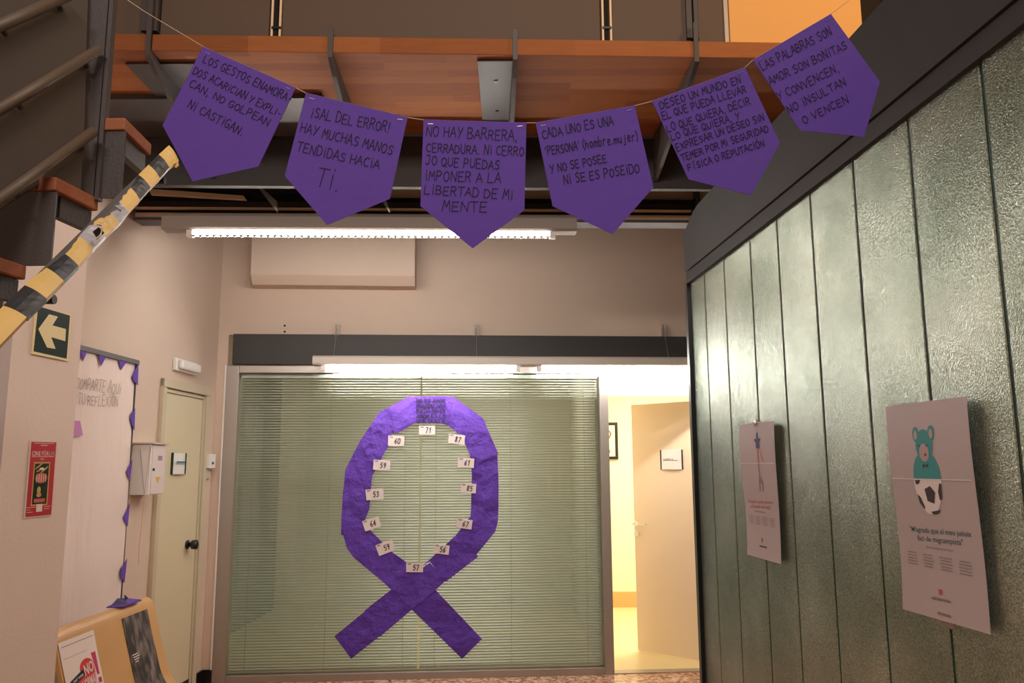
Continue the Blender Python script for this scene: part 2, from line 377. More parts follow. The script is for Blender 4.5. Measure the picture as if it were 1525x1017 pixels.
# ------------------------------------------------------------------ the setting
B = Wall((-2.2, 6.38, 0), (1, .07, 0))          # back wall
L = Wall((-2.35, 6.36, 0), (.032, 1, 0))        # left wall
zF = 0.0
uW0 = B.uz(328, 760)[0]; uWL = B.uz(345, 545)[0]; uDL = B.uz(905, 700)[0]
uDR = uDL + 1.0
zLin0 = B.uz(600, 545)[1]; zLin1 = B.uz(600, 500)[1]; TOP = 3.64
MB().box(-3.4, 3.6, -3.0, 6.32, -.1, 0).mk('floor', M['terrazzo'], kind='structure')
fl2 = MB().add([B.pt(-.5, -.1, 0), B.pt(6, -.1, 0), (3.6, 11, -.1), (-3.4, 11, -.1), B.pt(-.5, 0, 0), B.pt(6, 0, 0), (3.6, 11, 0), (-3.4, 11, 0)],
        [(0, 3, 2, 1), (4, 5, 6, 7), (0, 1, 5, 4), (1, 2, 6, 5), (2, 3, 7, 6), (3, 0, 4, 7)]).mk('floor', M['ctile'], kind='structure')
# strip of hall floor right up to the back wall
MB().add([(-3.4, 6.32, -.1), (3.6, 6.32, -.1), B.pt(6, -.1, 0), B.pt(-1.2, -.1, 0), (-3.4, 6.32, 0), (3.6, 6.32, 0), B.pt(6, 0, 0), B.pt(-1.2, 0, 0)],
        [(0, 3, 2, 1), (4, 5, 6, 7), (0, 1, 5, 4), (1, 2, 6, 5), (2, 3, 7, 6), (3, 0, 4, 7)]).mk('floor', M['terrazzo'], kind='structure')
m = MB()
B.box(m, -.3, uW0, 0, TOP, -.15, 0)
B.box(m, uW0, uDR + .06, zLin1, TOP, -.15, 0)
B.box(m, uDR + .06, 6, 0, TOP, -.15, 0)
wb = m.mk('wall_back', M['wall'], kind='structure')
m = MB(); B.bpx(m, 322, 330, 349, 1008, 0, .035)
m = MB(); L.box(m, -9.3, 0.02, 0, 3.9, -.15, 0); wlft = m.mk('wall_left', M['wall'], kind='structure')
m = MB(); B.box(m, -.2, 6, TOP + 1.2, 7.0, -.3, -.15); m.mk('wall_upper', M['taupe'], kind='structure')
# upper hall walls that close the space above the walkway
MB().box(3.4, 3.6, .5, 6.6, 0, 7).mk('wall_right', M['taupe'], kind='structure')
# steel lintel
uL0 = B.uz(349, 520)[0]
m = MB(); B.box(m, uL0, uDR + .4, zLin0 + .004, zLin1, .0, .05); m.mk('trim_1', M['lintel'], bevel=.003, kind='structure')
# skirting, black, by the left corner
m = MB(); L.box(m, -.45, -.0, 0, .10, 0, .015); B.box(m, -.2, uW0 - .005, 0, .10, 0, .012); m.mk('baseboard_left', M['black'], kind='structure')
# white corner bead beside window frame
m = MB(); B.box(m, uW0 - .012, uW0, .1, zLin0, .0, .02); m.mk('trim_2', M['white'], kind='structure')

# window_1
zTopF = B.uz(600, 545, .0)[1]; zGl1 = B.uz(600, 556, 0)[1]; zGl0 = B.uz(600, 1000, 0)[1]
win = thing('window_1', B.pt(uW0, 0, 0), kind='structure')
ui = B.uz(354, 620)[0]; uo = B.uz(896, 760)[0]; uPR = B.uz(909, 760)[0]
m = MB(); B.box(m, uW0, ui, 0, zTopF, -.09, .02); m.mk('frame_post', M['alu'], win, bevel=.004)
m = MB(); B.box(m, uo, uPR, 0, zTopF, -.09, .02); m.mk('frame_post', M['alu'], win, bevel=.004)
m = MB(); B.box(m, ui, uo, zGl1, zTopF, -.09, .018); m.mk('frame_rail', M['alu'], win, bevel=.003)
m = MB(); B.box(m, ui, uo, 0, max(zGl0, .03), -.09, .018); m.mk('frame_rail', M['alu'], win, bevel=.003)
m = MB(); B.box(m, ui, uo, zGl0, zGl1, -.012, -.006); m.mk('window_pane', M['glass'], win)
# door_1 frame + transom
d1 = thing('door_1', B.pt(uPR, 0, 0), kind='structure')
zDo = B.uz(960, 589)[1]
m = MB(); B.box(m, uDR, uDR + .06, 0, zTopF, -.09, .02); m.mk('frame_post', M['alu'], d1, bevel=.004)
m = MB(); B.box(m, uPR, uDR, zDo, zTopF, -.05, -.02); m.mk('transom_panel', M['white'], d1)
m = MB(); B.box(m, uPR, uDR, zTopF - .03, zTopF, -.06, .018); m.mk('frame_rail', M['alu'], d1, bevel=.003)
m = MB(); B.box(m, uPR, uDR, -.002, .006, -.10, .0); m.mk('threshold', M['alu'], d1)
# open leaf
hg = B.pt(uDR - .01, 0, -.10); far = onY(950, 972, 7.36); far.z = 0
dl = (far - hg); dl.z = 0; LL = dl.length; dl.normalize(); dn = V((dl.y, -dl.x, 0))
if dn.dot(CP - hg) < 0: dn = -dn
leaf = MB().ob(hg + V((0, 0, .01)) - dn * .04, dl * LL, dn * .04, (0, 0, zDo - .03)).mk('door_leaf', M['leaf'], d1, bevel=.002)
LF = Wall(hg, dl)
def leafpt(u, z, off): return LF.pt(u, z, off)
uh, zh = LF.uz(948, 780)
m = MB(); m.tube([LF.pt(uh + .0, zh, 0), LF.pt(uh, zh, .055)], .011); m.tube([LF.pt(uh, zh, .05), LF.pt(uh - .13, zh, .052)], .009)
m.tube([LF.pt(uh, zh, 0), LF.pt(uh, zh, .006)], .025, 16); hd = m.mk('door_handle', M['chrome'], leaf, smooth=False)
m = MB(); m.tube([LF.pt(uh, zh - .085, 0), LF.pt(uh, zh - .085, .008)], .027, 18); m.mk('lock_rosette', M['chrome'], leaf)
# plate "Despatx 4" on the leaf
su0, sz1 = LF.uz(985, 670); su1, sz0 = LF.uz(1017, 699)
def sign_plate(W, u0, u1, z0, z1, label, backm, darkside, base_off=0., text=None, tm='ink', parent=None):
    sp = thing('door_sign', W.pt((u0 + u1) / 2, z0, base_off), label, 'sign')
    m = MB(); W.box(m, u0, u1, z0, z1, base_off, base_off + .008); m.mk('back_plate', backm, sp, bevel=.002)
    P = []; n = 10
    for i in range(n + 1):
        a = i / n; P.append((u0 + (u1 - u0) * (.04 + .92 * a) , .010 + .016 * math.sin(math.pi * a)))
    m = MB(); vs = []; fs = []
    for u, o in P: vs += [W.pt(u, z0 + .001, base_off + o), W.pt(u, z1 - .001, base_off + o)]
    for i in range(n): fs.append((2 * i, 2 * i + 2, 2 * i + 3, 2 * i + 1))
    m.add(vs, fs)
    vs2 = [W.pt(u, z, base_off + .008) for u in (P[0][0], P[-1][0]) for z in (z0 + .004, z1 - .004)]
    fp = m.mk('curved_face', M['white'], sp)
    so = fp.modifiers.new('t', 'SOLIDIFY'); so.thickness = .003
    for uu in (u0 + .0025, u1 - .0025):
        m = MB(); W.box(m, uu - .0025, uu + .0025, z0, z1, base_off, base_off + .016); m.mk('side_clip', darkside, sp)
    return sp
mid = (su0 + su1) / 2
s1 = sign_plate(LF, su0, su1, sz0, sz1, 'small curved office name plate reading Despatx 4 on the open door', M['white'], M['black'])
def wmap(W, off, lu, base):
    def f(x, y): return W.pt(x, -y, off), W.N
    return f
m = MB(); mp = wmap(LF, .0275, 0, 0)
a, b = (su0, su1)
printed(m, mp, 'Despatx 4', a + (b - a) * .15, -(sz0 + (sz1 - sz0) * .55), a + (b - a) * .62, -(sz0 + (sz1 - sz0) * .55), .016)
poly_on(m, mp, [(a + (b - a) * .15, -(sz0 + (sz1 - sz0) * .47)), (a + (b - a) * .85, -(sz0 + (sz1 - sz0) * .47)), (a + (b - a) * .85, -(sz0 + (sz1 - sz0) * .45)), (a + (b - a) * .15, -(sz0 + (sz1 - sz0) * .45))])
m.mk('lettering', M['ink'], s1)

# rooms behind
pu = uPR - .03
m = MB(); p = B.pt(pu, 0, -.10); m.box(p.x - .06, p.x, p.y, 9.6, 0, 3.0); m.mk('wall_partition', M['office'], kind='structure')
MB().box(-3.4, 3.6, 9.6, 9.75, 0, 3.0).mk('wall_office', M['office'], kind='structure')
MB().box(p.x, 3.4, 9.57, 9.6, 0, .17).mk('baseboard_office', M['officebase'], kind='structure')
MB().box(3.3, 3.45, 6.9, 9.6, 0, 3.0).mk('wall_office_right', M['office'], kind='structure')
MB().box(-2.9, -2.75, 6.5, 9.6, 0, 3.0).mk('wall_office_left', M['dimroom'], kind='structure')
MB().box(-3.4, 3.6, 6.80, 9.75, 3.0, 3.1).mk('ceiling', M['office'], kind='structure')
# framed drawing on the far wall
q0 = onY(905, 629, 9.56); q1 = onY(921, 684, 9.56)
fr = thing('picture_frame', (q0.x, 9.58, q1.z), 'black framed drawing on the bright wall seen through the doorway', 'picture')
MB().box(q0.x - .30, q1.x, 9.565, 9.6, q1.z, q0.z).mk('frame', M['black'], fr)
MB().box(q0.x - .27, q1.x - .035, 9.558, 9.566, q1.z + .035, q0.z - .035).mk('drawing', M['paper'], fr)
m = MB(); xx = q1.x - .10
m.tube([(xx, 9.555, q1.z + .08), (xx - .03, 9.555, q1.z + .2), (xx + .02, 9.555, q1.z + .3), (xx - .02, 9.555, q0.z - .08)], .006, 6); m.mk('drawn_line', M['brown'], fr)

# blinds
def blind(u0, u1, label):
    z1 = zGl1 - .005; z0 = zGl0 + .012
    t = thing('venetian_blind', B.pt((u0 + u1) / 2, z0, -.055), label, 'blind', )
    m = MB(); B.box(m, u0, u1, z1 - .03, z1, -.075, -.035); m.mk('headrail', M['slat'], t)
    m = MB(); B.box(m, u0, u1, z0, z0 + .015, -.068, -.042); m.mk('bottom_rail', M['white'], t)
    n = 104; zz = [z0 + .02 + (z1 - .035 - z0 - .02) * (i + .5) / n for i in range(n)]
    base = wl(t); me = bpy.data.meshes.new('slat')
    hw = (u1 - u0) / 2; U = B.U; N = B.N; prof = [(-.0112, -.0065), (-.004, -.001), (.004, .0025), (.0112, .0045)]
    vs = []
    for sgn in (-1, 1):
        for (o, z) in prof: vs.append(U * hw * sgn - N * o + V((0, 0, z)))
    for sgn in (-1, 1):
        for (o, z) in prof: vs.append(U * hw * sgn - N * o + V((0, 0, z + .0005)))
    fs = [(i, i + 1, i + 5, i + 4) for i in range(3)] + [(8 + i, 8 + i + 1, 8 + i + 5, 8 + i + 4) for i in range(3)]
    me.from_pydata([tuple(v) for v in vs], [], fs); me.materials.append(M['slat'])
    for i, z in enumerate(zz):
        o = bpy.data.objects.new('slat', me); COL.objects.link(o); o.parent = t; o.location = (0, 0, z - base.z)
        o.rotation_euler = (0, 0, 0)
    for k in (.08, .5, .92):
        uu = u0 + (u1 - u0) * k; m = MB(); m.tube([B.pt(uu, z0, -.041), B.pt(uu, z1 - .02, -.041)], .0013, 5); m.mk('ladder_cord', M['creamf'], t)
    return t
umid = B.uz(625, 770)[0]
blind(ui + .01, umid - .008, 'left half venetian blind of thin pale slats behind the glass')
blind(umid + .008, uo - .01, 'right half venetian blind of thin pale slats beside the doorway')

# left wall door_2
d2 = thing('door_2', L.pt(L.uz(270, 900)[0], 0, 0), kind='structure')
e0, et = L.uz(239, 566); e1, _ = L.uz(306, 640); et = L.uz(275, 571)[1]
fwid = .05
m = MB(); L.box(m, e0, e0 + fwid, 0, et, 0, .03); m.mk('door_frame', M['creamf'], d2, bevel=.004)
m = MB(); L.box(m, e1 - fwid * 1.3, e1, 0, et, 0, .03); m.mk('door_frame', M['creamf'], d2, bevel=.004)
m = MB(); L.box(m, e0, e1, et - .06, et, 0, .034); m.mk('door_frame', M['creamf'], d2, bevel=.004)
m = MB(); L.box(m, e1 - fwid * 1.3 - .035, e1 - fwid * 1.3 - .012, 0, et - .06, 0, .02); L.box(m, e0 + fwid, e1 - fwid * 1.3, et - .09, et - .07, 0, .02); m.mk('frame_stop', M['creamf'], d2)
m = MB(); L.box(m, e0 + fwid + .004, e1 - fwid * 1.3 - .04, .01, et - .095, 0, .012); dlf = m.mk('door_leaf', M['cream'], d2, bevel=.002)
ku, kz = L.uz(286, 811, .05)
m = MB(); m.tube([L.pt(ku, kz, .012), L.pt(ku, kz, .022)], .032, 16); m.tube([L.pt(ku, kz, .02), L.pt(ku, kz, .045), L.pt(ku, kz, .05), L.pt(ku, kz, .085), L.pt(ku, kz, .092)], [.014, .014, .032, .034, .02], 14); m.mk('door_knob', M['black'], dlf, smooth=True)
gu0, gz1 = L.uz(257, 674, .02); gu1, gz0 = L.uz(275, 706, .02)
s2 = sign_plate(L, gu0, gu1, gz0, gz1, 'curved white name plate with green edge on the cream door', M['dgreen'], M['dgreen'], .012)
m = MB(); mp = wmap(L, .0395, 0, 0)
poly_on(m, mp, rect(gu0 + .02, -(gz0 + (gz1 - gz0) * .50), gu1 - .02, -(gz0 + (gz1 - gz0) * .47)))
poly_on(m, mp, rect(gu0 + .03, -(gz0 + (gz1 - gz0) * .60), gu1 - .05, -(gz0 + (gz1 - gz0) * .54)))
m.mk('lettering', M['teald'], s2)

# emergency light above door
a0, b1 = L.uz(270, 533, .05); a1, b0 = L.uz(297, 559, .05)
el = thing('emergency_light', L.pt((a0 + a1) / 2, b0, 0), 'small white emergency light on the wall above the cream door', 'lamp')
m = MB(); L.box(m, a0 - .02, a1 + .01, b0, b1, 0, .03); m.mk('housing', M['white'], el, bevel=.006)
m = MB(); m.prism([L.pt(a0, b0 + .012, .03), L.pt(a1, b0 + .012, .03), L.pt(a1, b1 - .012, .03), L.pt(a0, b1 - .012, .03)], L.N * .035); m.mk('diffuser', M['white'], el, bevel=.015)

# beige switch box near the corner
a0, b1 = L.uz(303, 664, .02); a1, b0 = L.uz(314, 713, .02)
sb = thing('fuse_box', L.pt((a0 + a1) / 2, b0, 0), 'beige electrical box with switch beside the door frame in the corner', 'electrical box')
m = MB(); L.box(m, a0, a1, b0, b1, 0, .02); m.mk('back_plate', M['creamf'], sb, bevel=.003)
m = MB(); L.box(m, a0 + .05, a1 - .01, b0 + .08, b1 - .06, .02, .055); m.mk('switch_cover', M['white'], sb, bevel=.004)
m = MB(); L.box(m, a0 + .09, a1 - .05, b0 + .11, b1 - .12, .055, .058); m.mk('label_plate', M['indigo'], sb)

# metal suggestion box
u0, zt = L.uz(198, 657, 0); _, zb = L.uz(198, 737, 0); dp = .125
u1 = L.uz(246, 690, dp)[0]
mbx = thing('suggestion_box', L.pt((u0 + u1) / 2, zb, 0), 'white metal wall mounted suggestion box left of the cream door', 'box')
m = MB(); L.box(m, u0, u1, zb, zt - .02, 0, dp - .004); m.mk('body', M['white'], mbx, bevel=.003)
m = MB(); L.box(m, u0 + .012, u1, zb + .004, zt - .025, dp - .004, dp); dd = m.mk('door_panel', M['card'], mbx, bevel=.002)
m = MB(); L.box(m, u0 - .01, u1 + .012, zt - .018, zt - .008, 0, dp + .015); m.mk('lid', M['house'], mbx)
uc = (u0 + u1) / 2
m = MB(); m.tube([L.pt(u0 + .035, (zt + zb) / 2 - .01, dp), L.pt(u0 + .035, (zt + zb) / 2 - .01, dp + .006)], .009, 10); m.mk('lock', M['black'], dd)
mp = wmap(L, dp + .0004, 0, 0)
m = MB(); poly_on(m, mp, rect(uc - .01, -(zt - .09), uc + .05, -(zt - .12))); m.mk('sticker', M['greyink'], mbx)
m = MB(); poly_on(m, mp, [(uc - .03, -(zb + .11)), (uc + .04, -(zb + .11)), (uc + .01, -(zb + .07)), (uc, -(zb + .07))]); m.mk('sticker', M['gold'], mbx)
sd = L.U * -.002
m = MB(); m.tube([L.pt(u0 - .002, zt - .05, .05), L.pt(u0 - .002, zb, .095), L.pt(u0 - .002, zt - .03, .115)], .0012, 5)
m.mk('string_loop', M['bluestring'], mbx)
m = MB(); m.tube([L.pt(u0 - .002, zb, .095), L.pt(u0, zb - .15, .09), L.pt(u0 - .002, zb - .30, .085), L.pt(u0, zb - .42, .085)], .0014, 5); m.mk('thread', M['pinkstring'], mbx)

# notice board, leaning on the wall
bo = .03
bu1 = L.uz(206, 538, bo)[0]; bz1 = L.uz(207, 537, bo)[1]; bu0 = bu1 - 1.45
bz0 = .45
nb = thing('notice_board', L.pt((bu0 + bu1) / 2, bz0, 0), 'tall notice board covered with white paper and purple triangle garland', 'notice board')
m = MB(); L.box(m, bu0, bu1, bz0, bz1, .0, bo - .012); m.mk('back_panel', M['dark2'], nb)
for args in ((bu0, bu1, bz1 - .03, bz1, 0, bo + .01), (bu1 - .012, bu1, bz0, bz1, 0, bo - .002), (bu0, bu0 + .014, bz0, bz1, 0, bo + .01)):
    m = MB(); L.box(m, *args); m.mk('frame_bar', M['dark2'], nb, bevel=.003)
m = MB(); nu, nz = 14, 20; vs = []; fs = []
for j in range(nz + 1):
    for i in range(nu + 1):
        vs.append(L.pt(bu0 + .015 + (bu1 - bu0 - .03) * i / nu, bz0 + (bz1 - .03 - bz0) * j / nz, bo - .006 + .006 * math.sin(i * 1.7 + .3 * j) * (1 - .4 * j / nz)))
for j in range(nz):
    for i in range(nu): a = j * (nu + 1) + i; fs.append((a, a + 1, a + nu + 2, a + nu + 1))
m.add(vs, fs); m.mk('paper_sheet', M['boardpaper'], nb, smooth=True)
lm = L.map(bo + .004)
def lpoly(pts, name, mt, par, off=bo + .004, th=.002, label=None):
    m = MB(); m.prism([onP(x, y, L.p0 + L.N * off, L.N) for x, y in pts], L.N * th); return m.mk(name, mt, par, label=label)
for pts in ([(118, 517), (131, 521), (123, 538)], [(146, 525), (161, 530), (157, 533), (150, 545)], [(176, 534), (189, 538), (180, 551)],
            [(206, 541), (205, 574), (199, 567), (197, 560)], [(201, 608), (200, 641), (195, 629), (194, 619)], [(197, 684), (193, 716), (191, 711), (188, 702)],
            [(193, 749), (190, 784), (186, 777), (184, 770)], [(189, 832), (185, 868), (179, 858), (180, 847)]):
    lpoly(pts, 'paper_triangle', M['purple'], nb)
m = MB()
handwrite(m, lm, 'COMPARTE AQUi', 112, 578, 180, 588, 17, .0036); handwrite(m, lm, 'TU REFLEXiON', 116, 602, 176, 606, 15, .0036)
m.mk('lettering', M['pencil'], nb)
lpoly([(108, 626), (119, 627), (123, 648), (108, 650)], 'pinned_note', M['pinkpaper'], nb, label='pink paper note')

# pillar
PL = Wall((-2.01, 3.71, 0), (.272, .962, 0))
m = MB(); PL.box(m, PL.uz(19, 500)[0], 0, 0, 3.52, -.28, 0); m.mk('wall_pillar', M['pillar'], kind='structure')
m = MB(); PL.box(m, -1.2, PL.uz(19, 500)[0] - .01, 0, 3.3, -.10, -.06); m.mk('trim_3', M['brown'], kind='structure')
# exit sign
def pq(W, off, tl, tr, br, bl):
    return [onP(x, y, W.p0 + W.N * off, W.N) for x, y in (tl, tr, br, bl)]
es = thing('exit_sign', pq(PL, 0, (50, 455), (104, 468), (99, 538), (47, 527))[3], 'dark green square sign with pale left pointing arrow on the pillar', 'sign')
m = MB(); m.prism(pq(PL, .004, (52, 455), (106, 468), (101, 538), (46, 527)), PL.N * .004); m.mk('plate', M['lum'], es)
m = MB(); m.prism(pq(PL, .008, (57, 456), (104, 470), (99, 534), (50, 523)), PL.N * .001); m.mk('green_field', M['green'], es)
m = MB(); arrow = [(57, 490), (73, 468), (86, 471.5), (78, 484.5), (98, 490), (97, 508), (76, 502), (82.5, 519.5), (70, 517.5)]
m.prism([onP(x, y, PL.p0 + PL.N * .009, PL.N) for x, y in arrow], PL.N * .001); m.mk('arrow', M['lum'], es)
# cinema poster
cp = thing('cinema_poster', pq(PL, 0, (45, 657), (84, 657), (76, 768), (35, 771))[3], 'narrow red film forum poster taped on the pale pillar', 'poster')
m = MB(); Q = pq(PL, .003, (44.5, 656), (84.5, 657), (76.5, 768), (35, 772)); m.prism(Q, PL.N * .001); m.mk('sheet', M['paper'], cp)
qm = quad_map(Q[0] + PL.N * .0014, Q[1] + PL.N * .0014, Q[2] + PL.N * .0014, Q[3] + PL.N * .0014, 0)
m = MB(); poly_on(m, qm, rect(.05, .015, .98, .985)); m.mk('red_print', M['red'], cp)
m = MB(); poly_on(m, qm, rect(.20, .28, .80, .85), .0006); m.mk('gold_border', M['gold'], cp)
m = MB(); poly_on(m, qm, rect(.24, .30, .76, .83), .0009); m.mk('picture_print', M['green'], cp)
m = MB()
for (x, y, rx, ry, r) in ((.4, .33, .16, .012, -.3), (.6, .38, .15, .014, -.3), (.40, .39, .10, .012, -.2)): ell_on(m, qm, x, y, rx, ry, .0012, 12, rot=r)
for (x, y, rx, ry) in ((.45, .65, .07, .05), (.46, .71, .09, .03)): ell_on(m, qm, x, y, rx, ry, .0012, 14)
m.mk('picture_print', M['gold'], cp)
m = MB(); ell_on(m, qm, .5, .49, .22, .07, .0012, 16); poly_on(m, qm, rect(.30, .76, .70, .81), .0012); m.mk('picture_print', M['salmon'], cp)
m = MB(); printed(m, qm, 'CINE FÒRUM', .10, .195, .93, .195, .06, .02); poly_on(m, qm, rect(.1, .205, .93, .212), .0006); poly_on(m, qm, rect(.15, .03, .9, .036), .0006)
poly_on(m, qm, rect(.4, .055, .65, .065), .0006); poly_on(m, qm, rect(.42, .235, .56, .245), .0006)
for t, a, b in ((.865, .05, .4), (.865, .68, .95), (.895, .68, .88), (.895, .08, .2), (.925, .08, .3)): poly_on(m, qm, rect(a, t, b, t + .006), .0006)
for k in range(5): ell_on(m, qm, .34 + k * .08, .49, .015, .06, .0015, 8)
poly_on(m, qm, rect(.40, .83, .62, .93), .0015); ell_on(m, qm, .5, .37, .09, .018, .0015, 12); m.mk('lettering', M['paper'], cp)
m = MB()
for k in range(6): ell_on(m, qm, .33 + (k * 37 % 40) / 100, .56 + k * .035, .03, .012, .0014, 8)
m.mk('picture_print', M['brown'], cp)

# AC / duct box on the back wall
bu0, bzb = B.uz(372, 421, .22); bu1 = B.uz(618, 400, .22)[0]; bzt = 3.5
m = MB(); ch = .07
pr = [(bzb, .0), (bzb, .22 - ch), (bzb + ch, .22), (bzt, .22), (bzt, 0)]
vs = [B.pt(bu0, z, o) for z, o in pr] + [B.pt(bu1, z, o) for z, o in pr]; n = 5
m.add(vs, [tuple(range(5)), tuple(range(9, 4, -1))] + [(i, (i + 1) % 5, 5 + (i + 1) % 5, 5 + i) for i in range(5)])
o = m.mk('duct_box', M['wall'], bevel=.006); props(o, 'painted duct boxing with chamfered lower edge high on the back wall', 'duct')
# drilled holes and thin ledge line
for y in (485, 494):
    u, z = B.uz(424, y); m = MB(); m.tube([B.pt(u, z, -.002), B.pt(u, z, .0015)], .009, 10); o = m.mk('drill_hole', M['hole'], wb)
# wires + brackets + lower lamps
FO = .18
brs = [(503, 497), (709, 497), (986, 497)]
LB = Wall(B.pt(0, 0, FO), B.U)
fz1 = LB.uz(600, 531)[1]; fz0 = LB.uz(600, 545)[1]
M['house_shade'] = mat('shaded fixture housing', (150, 138, 128), .5)  # darker copy of the fixture housing, its shade put into the colour
def lamp(W, x0, x1, tubes, zt, zb, label, louv=False, depth=.06, hz=None):
    uA = W.uz(x0, 540 if not louv else 335)[0]; uB = W.uz(x1, 540 if not louv else 335)[0]
    t = thing('ceiling_lamp' if louv else 'wall_lamp', W.pt((uA + uB) / 2, zb, 0), label, 'lamp')
    h = zt - zb
    m = MB(); pr = [(zb + h * .15, -depth), (zb + h * .0, -depth * .8), (zb + h * .0, depth * .8), (zb + h * .15, depth), (zb + h * .8, depth), (zt, depth * .7), (zt, -depth * .7), (zb + h * .8, -depth)]
    vs = [W.pt(uA, z, o) for z, o in pr] + [W.pt(uB, z, o) for z, o in pr]; n = len(pr)
    m.add(vs, [tuple(range(n)), tuple(range(2 * n - 1, n - 1, -1))] + [(i, (i + 1) % n, n + (i + 1) % n, n + i) for i in range(n)])
    m.mk('housing', M['house_shade' if louv else 'house'], t, bevel=.003)
    for (a, b) in tubes:
        ua = W.uz(a, 545 if not louv else 343)[0]; ub = W.uz(b, 545 if not louv else 343)[0]
        r = .015; zc = zb - .022
        m = MB(); m.tube([W.pt(ua, zc, .02), W.pt(ub, zc, .02)], r, 12); m.mk('tube', M['tube'], t, smooth=False)
        for uu, s in ((ua, -1), (ub, 1)):
            m = MB(); W.box(m, uu + s * .0, uu + s * .035, zc - .02, zb + .002, .0, .04); m.mk('tube_holder', M['white'], t)
    return t, uA, uB
lamp(LB, 467, 1085, [(486, 768), (806, 1080)], fz1, fz0, 'long twin tube lamp hung before the window under the dark lintel')
for i, (x, y) in enumerate(brs):
    u, z = B.uz(x, y + 2); zt = B.uz(x, 484)[1]
    lbl = ['suspension bracket with wire at the left end of the window lamp', 'suspension bracket with wire at the middle of the window lamp', 'suspension bracket with wire nearest the glass channel wall'][i]
    t = thing('lamp_bracket', B.pt(u, z, 0), lbl, 'bracket', 'lamp suspension brackets')
    m = MB(); B.box(m, u - .018, u + .018, z, zt, 0, .012); B.box(m, u - .018, u - .012, z - .02, zt, .012, .05); B.box(m, u + .012, u + .018, z - .02, zt, .012, .05); m.mk('bracket_plate', M['house'], t)
    m = MB(); m.tube([B.pt(u, z + .05, .02), B.pt(u, z + .04, .06), B.pt(u, fz1 - .01, FO)], .0022, 6); m.mk('wire', M['alu'], t)

# ------------------------------------------------------------------ mezzanine
SL = Wall((0, 3.62, 0), (1, .035, 0))
zs0 = 3.55; zs1 = SL.uz(700, 57)[1]
zs0 = SL.uz(700, 81)[1]
xR = SL.uz(1289, 68)[0]
mz = thing('mezzanine_deck', (0, 3.62, zs0), 'laminated beech walkway deck overhead across the hall', 'deck')
cuts = [-2.42] + [SL.uz(x, 68)[0] for x in (225, 492, 766, 1035)] + [xR]
for a, b in zip(cuts[:-1], cuts[1:]):
    m = MB(); SL.box(m, a + .003, b - .003, zs0, zs1, -.95, 0); m.mk('deck_panel', M['wood'], mz, bevel=.003)
MB().box(-2.9, 3.4, 4.35, 6.6, zs1 + .02, zs1 + .12).mk('ceiling', M['dark2'], kind='structure')
# main beam
MBm = Wall((0, 4.60, 0), (1, .035, 0))
bz1 = zs0; bz0 = MBm.uz(700, 279)[1]; bxr = MBm.uz(1092, 280)[0]
m = MB(); MBm.box(m, -2.38, bxr + .9, bz0, bz1 - .001, -.05, 0); o = m.mk('steel_beam', M['dark'], bevel=.004)
props(o, 'wide dark grey steel beam under the walkway behind the garland', 'beam')
# ribs with upstand brackets
ribx = [(224, 492, 0)]
for i, x in enumerate((222, 493, 767, 1036)):
    u = SL.uz(x, 68)[0]
    t = thing('deck_rib', SL.pt(u, bz0 + .05, 0), ['steel rib under the deck nearest the stair, behind the leftmost flag', 'steel rib under the deck above the second flag', 'steel rib under the deck above the centre flag', 'steel rib under the deck left of the fifth flag'][i], 'rib', 'steel ribs under the deck')
    ztop = SL.uz(x, [-40, 42, 44, 33][i], .012)[1]
    m = MB(); w2 = .011
    p = [(zs0 - .03, .014), (ztop, .014), (ztop, .0), (zs0 - .004, .0), (zs0 - .004, -.97), (bz0 + .04, -.97), (bz0 + .06, -.90), (zs0 - .07, -.1)]
    vs = [SL.pt(u - w2, z, o) for z, o in p] + [SL.pt(u + w2, z, o) for z, o in p]; n = len(p)
    m.add(vs, [tuple(range(n)), tuple(range(2 * n - 1, n - 1, -1))] + [(k, (k + 1) % n, n + (k + 1) % n, n + k) for k in range(n)])
    m.mk('rib_plate', M['dark2'], t)
    if i in (0, 2):
        a = onZ({0: 187, 2: 711}[i], {0: 94, 2: 90}[i], zs0 - .006); b = SL.pt(u - .012, 0, 0)
        zz = zs0 - .012
        m = MB(); x0 = a.x; x1 = b.x if i == 2 else SL.uz(292, 90)[0]; yA = a.y; yB = 4.55
        m.box(x0, x1, yA, yB, zz, zs0 - .001); pp = m.mk('fixing_plate', M['dark2'], t)
        if i == 2:
            for yy in (yA + .2, yA + .55): m = MB(); m.tube([((x0 + x1) / 2, yy, zz), ((x0 + x1) / 2, yy, zz - .006)], .009, 8); m.mk('bolt', M['black'], pp)
# landing plate at left
a = onZ(166, 148, zs0 - .03)
m = MB(); m.box(-2.40, -1.0, a.y, 4.50, zs0 - .03, zs0 - .002); o = m.mk('landing_plate', M['dark2']); props(o, 'dark steel plate under the deck at the stair landing', 'plate')
# steel profiles behind the beam
IB = Wall((0, 5.0, 0), (1, .035, 0))
def strip(y0, y1, o0, o1, mt, name, par, xr=1056, x0=-2.37):
    z1 = IB.uz(980, y0, o1)[1]; z0 = IB.uz(980, y1, o1)[1]; ur = IB.uz(xr, (y0 + y1) / 2, o1)[0]
    m = MB(); IB.box(m, x0, ur, z0, z1, o0, o1); return m.mk(name, mt, par, bevel=.002)
ib = thing('ceiling_channel', IB.pt(0, 3.1, 0), 'brown steel channel with pale ledges running below the deck behind the dark beam', 'channel')
strip(279, 299, -.05, .0, M['lstrip'], 'face_board', ib, 1068, x0=IB.uz(580, 290)[0])
strip(297, 300, -.05, .05, M['slot'], 'gap_shade_strip', ib, 1048)  # solid dark strip, shade between the channel parts put into its colour
strip(299, 313, -.08, .0, M['brown'], 'web', ib, 1036)
strip(312, 314.5, -.08, .05, M['lstrip'], 'flange', ib, 1030)
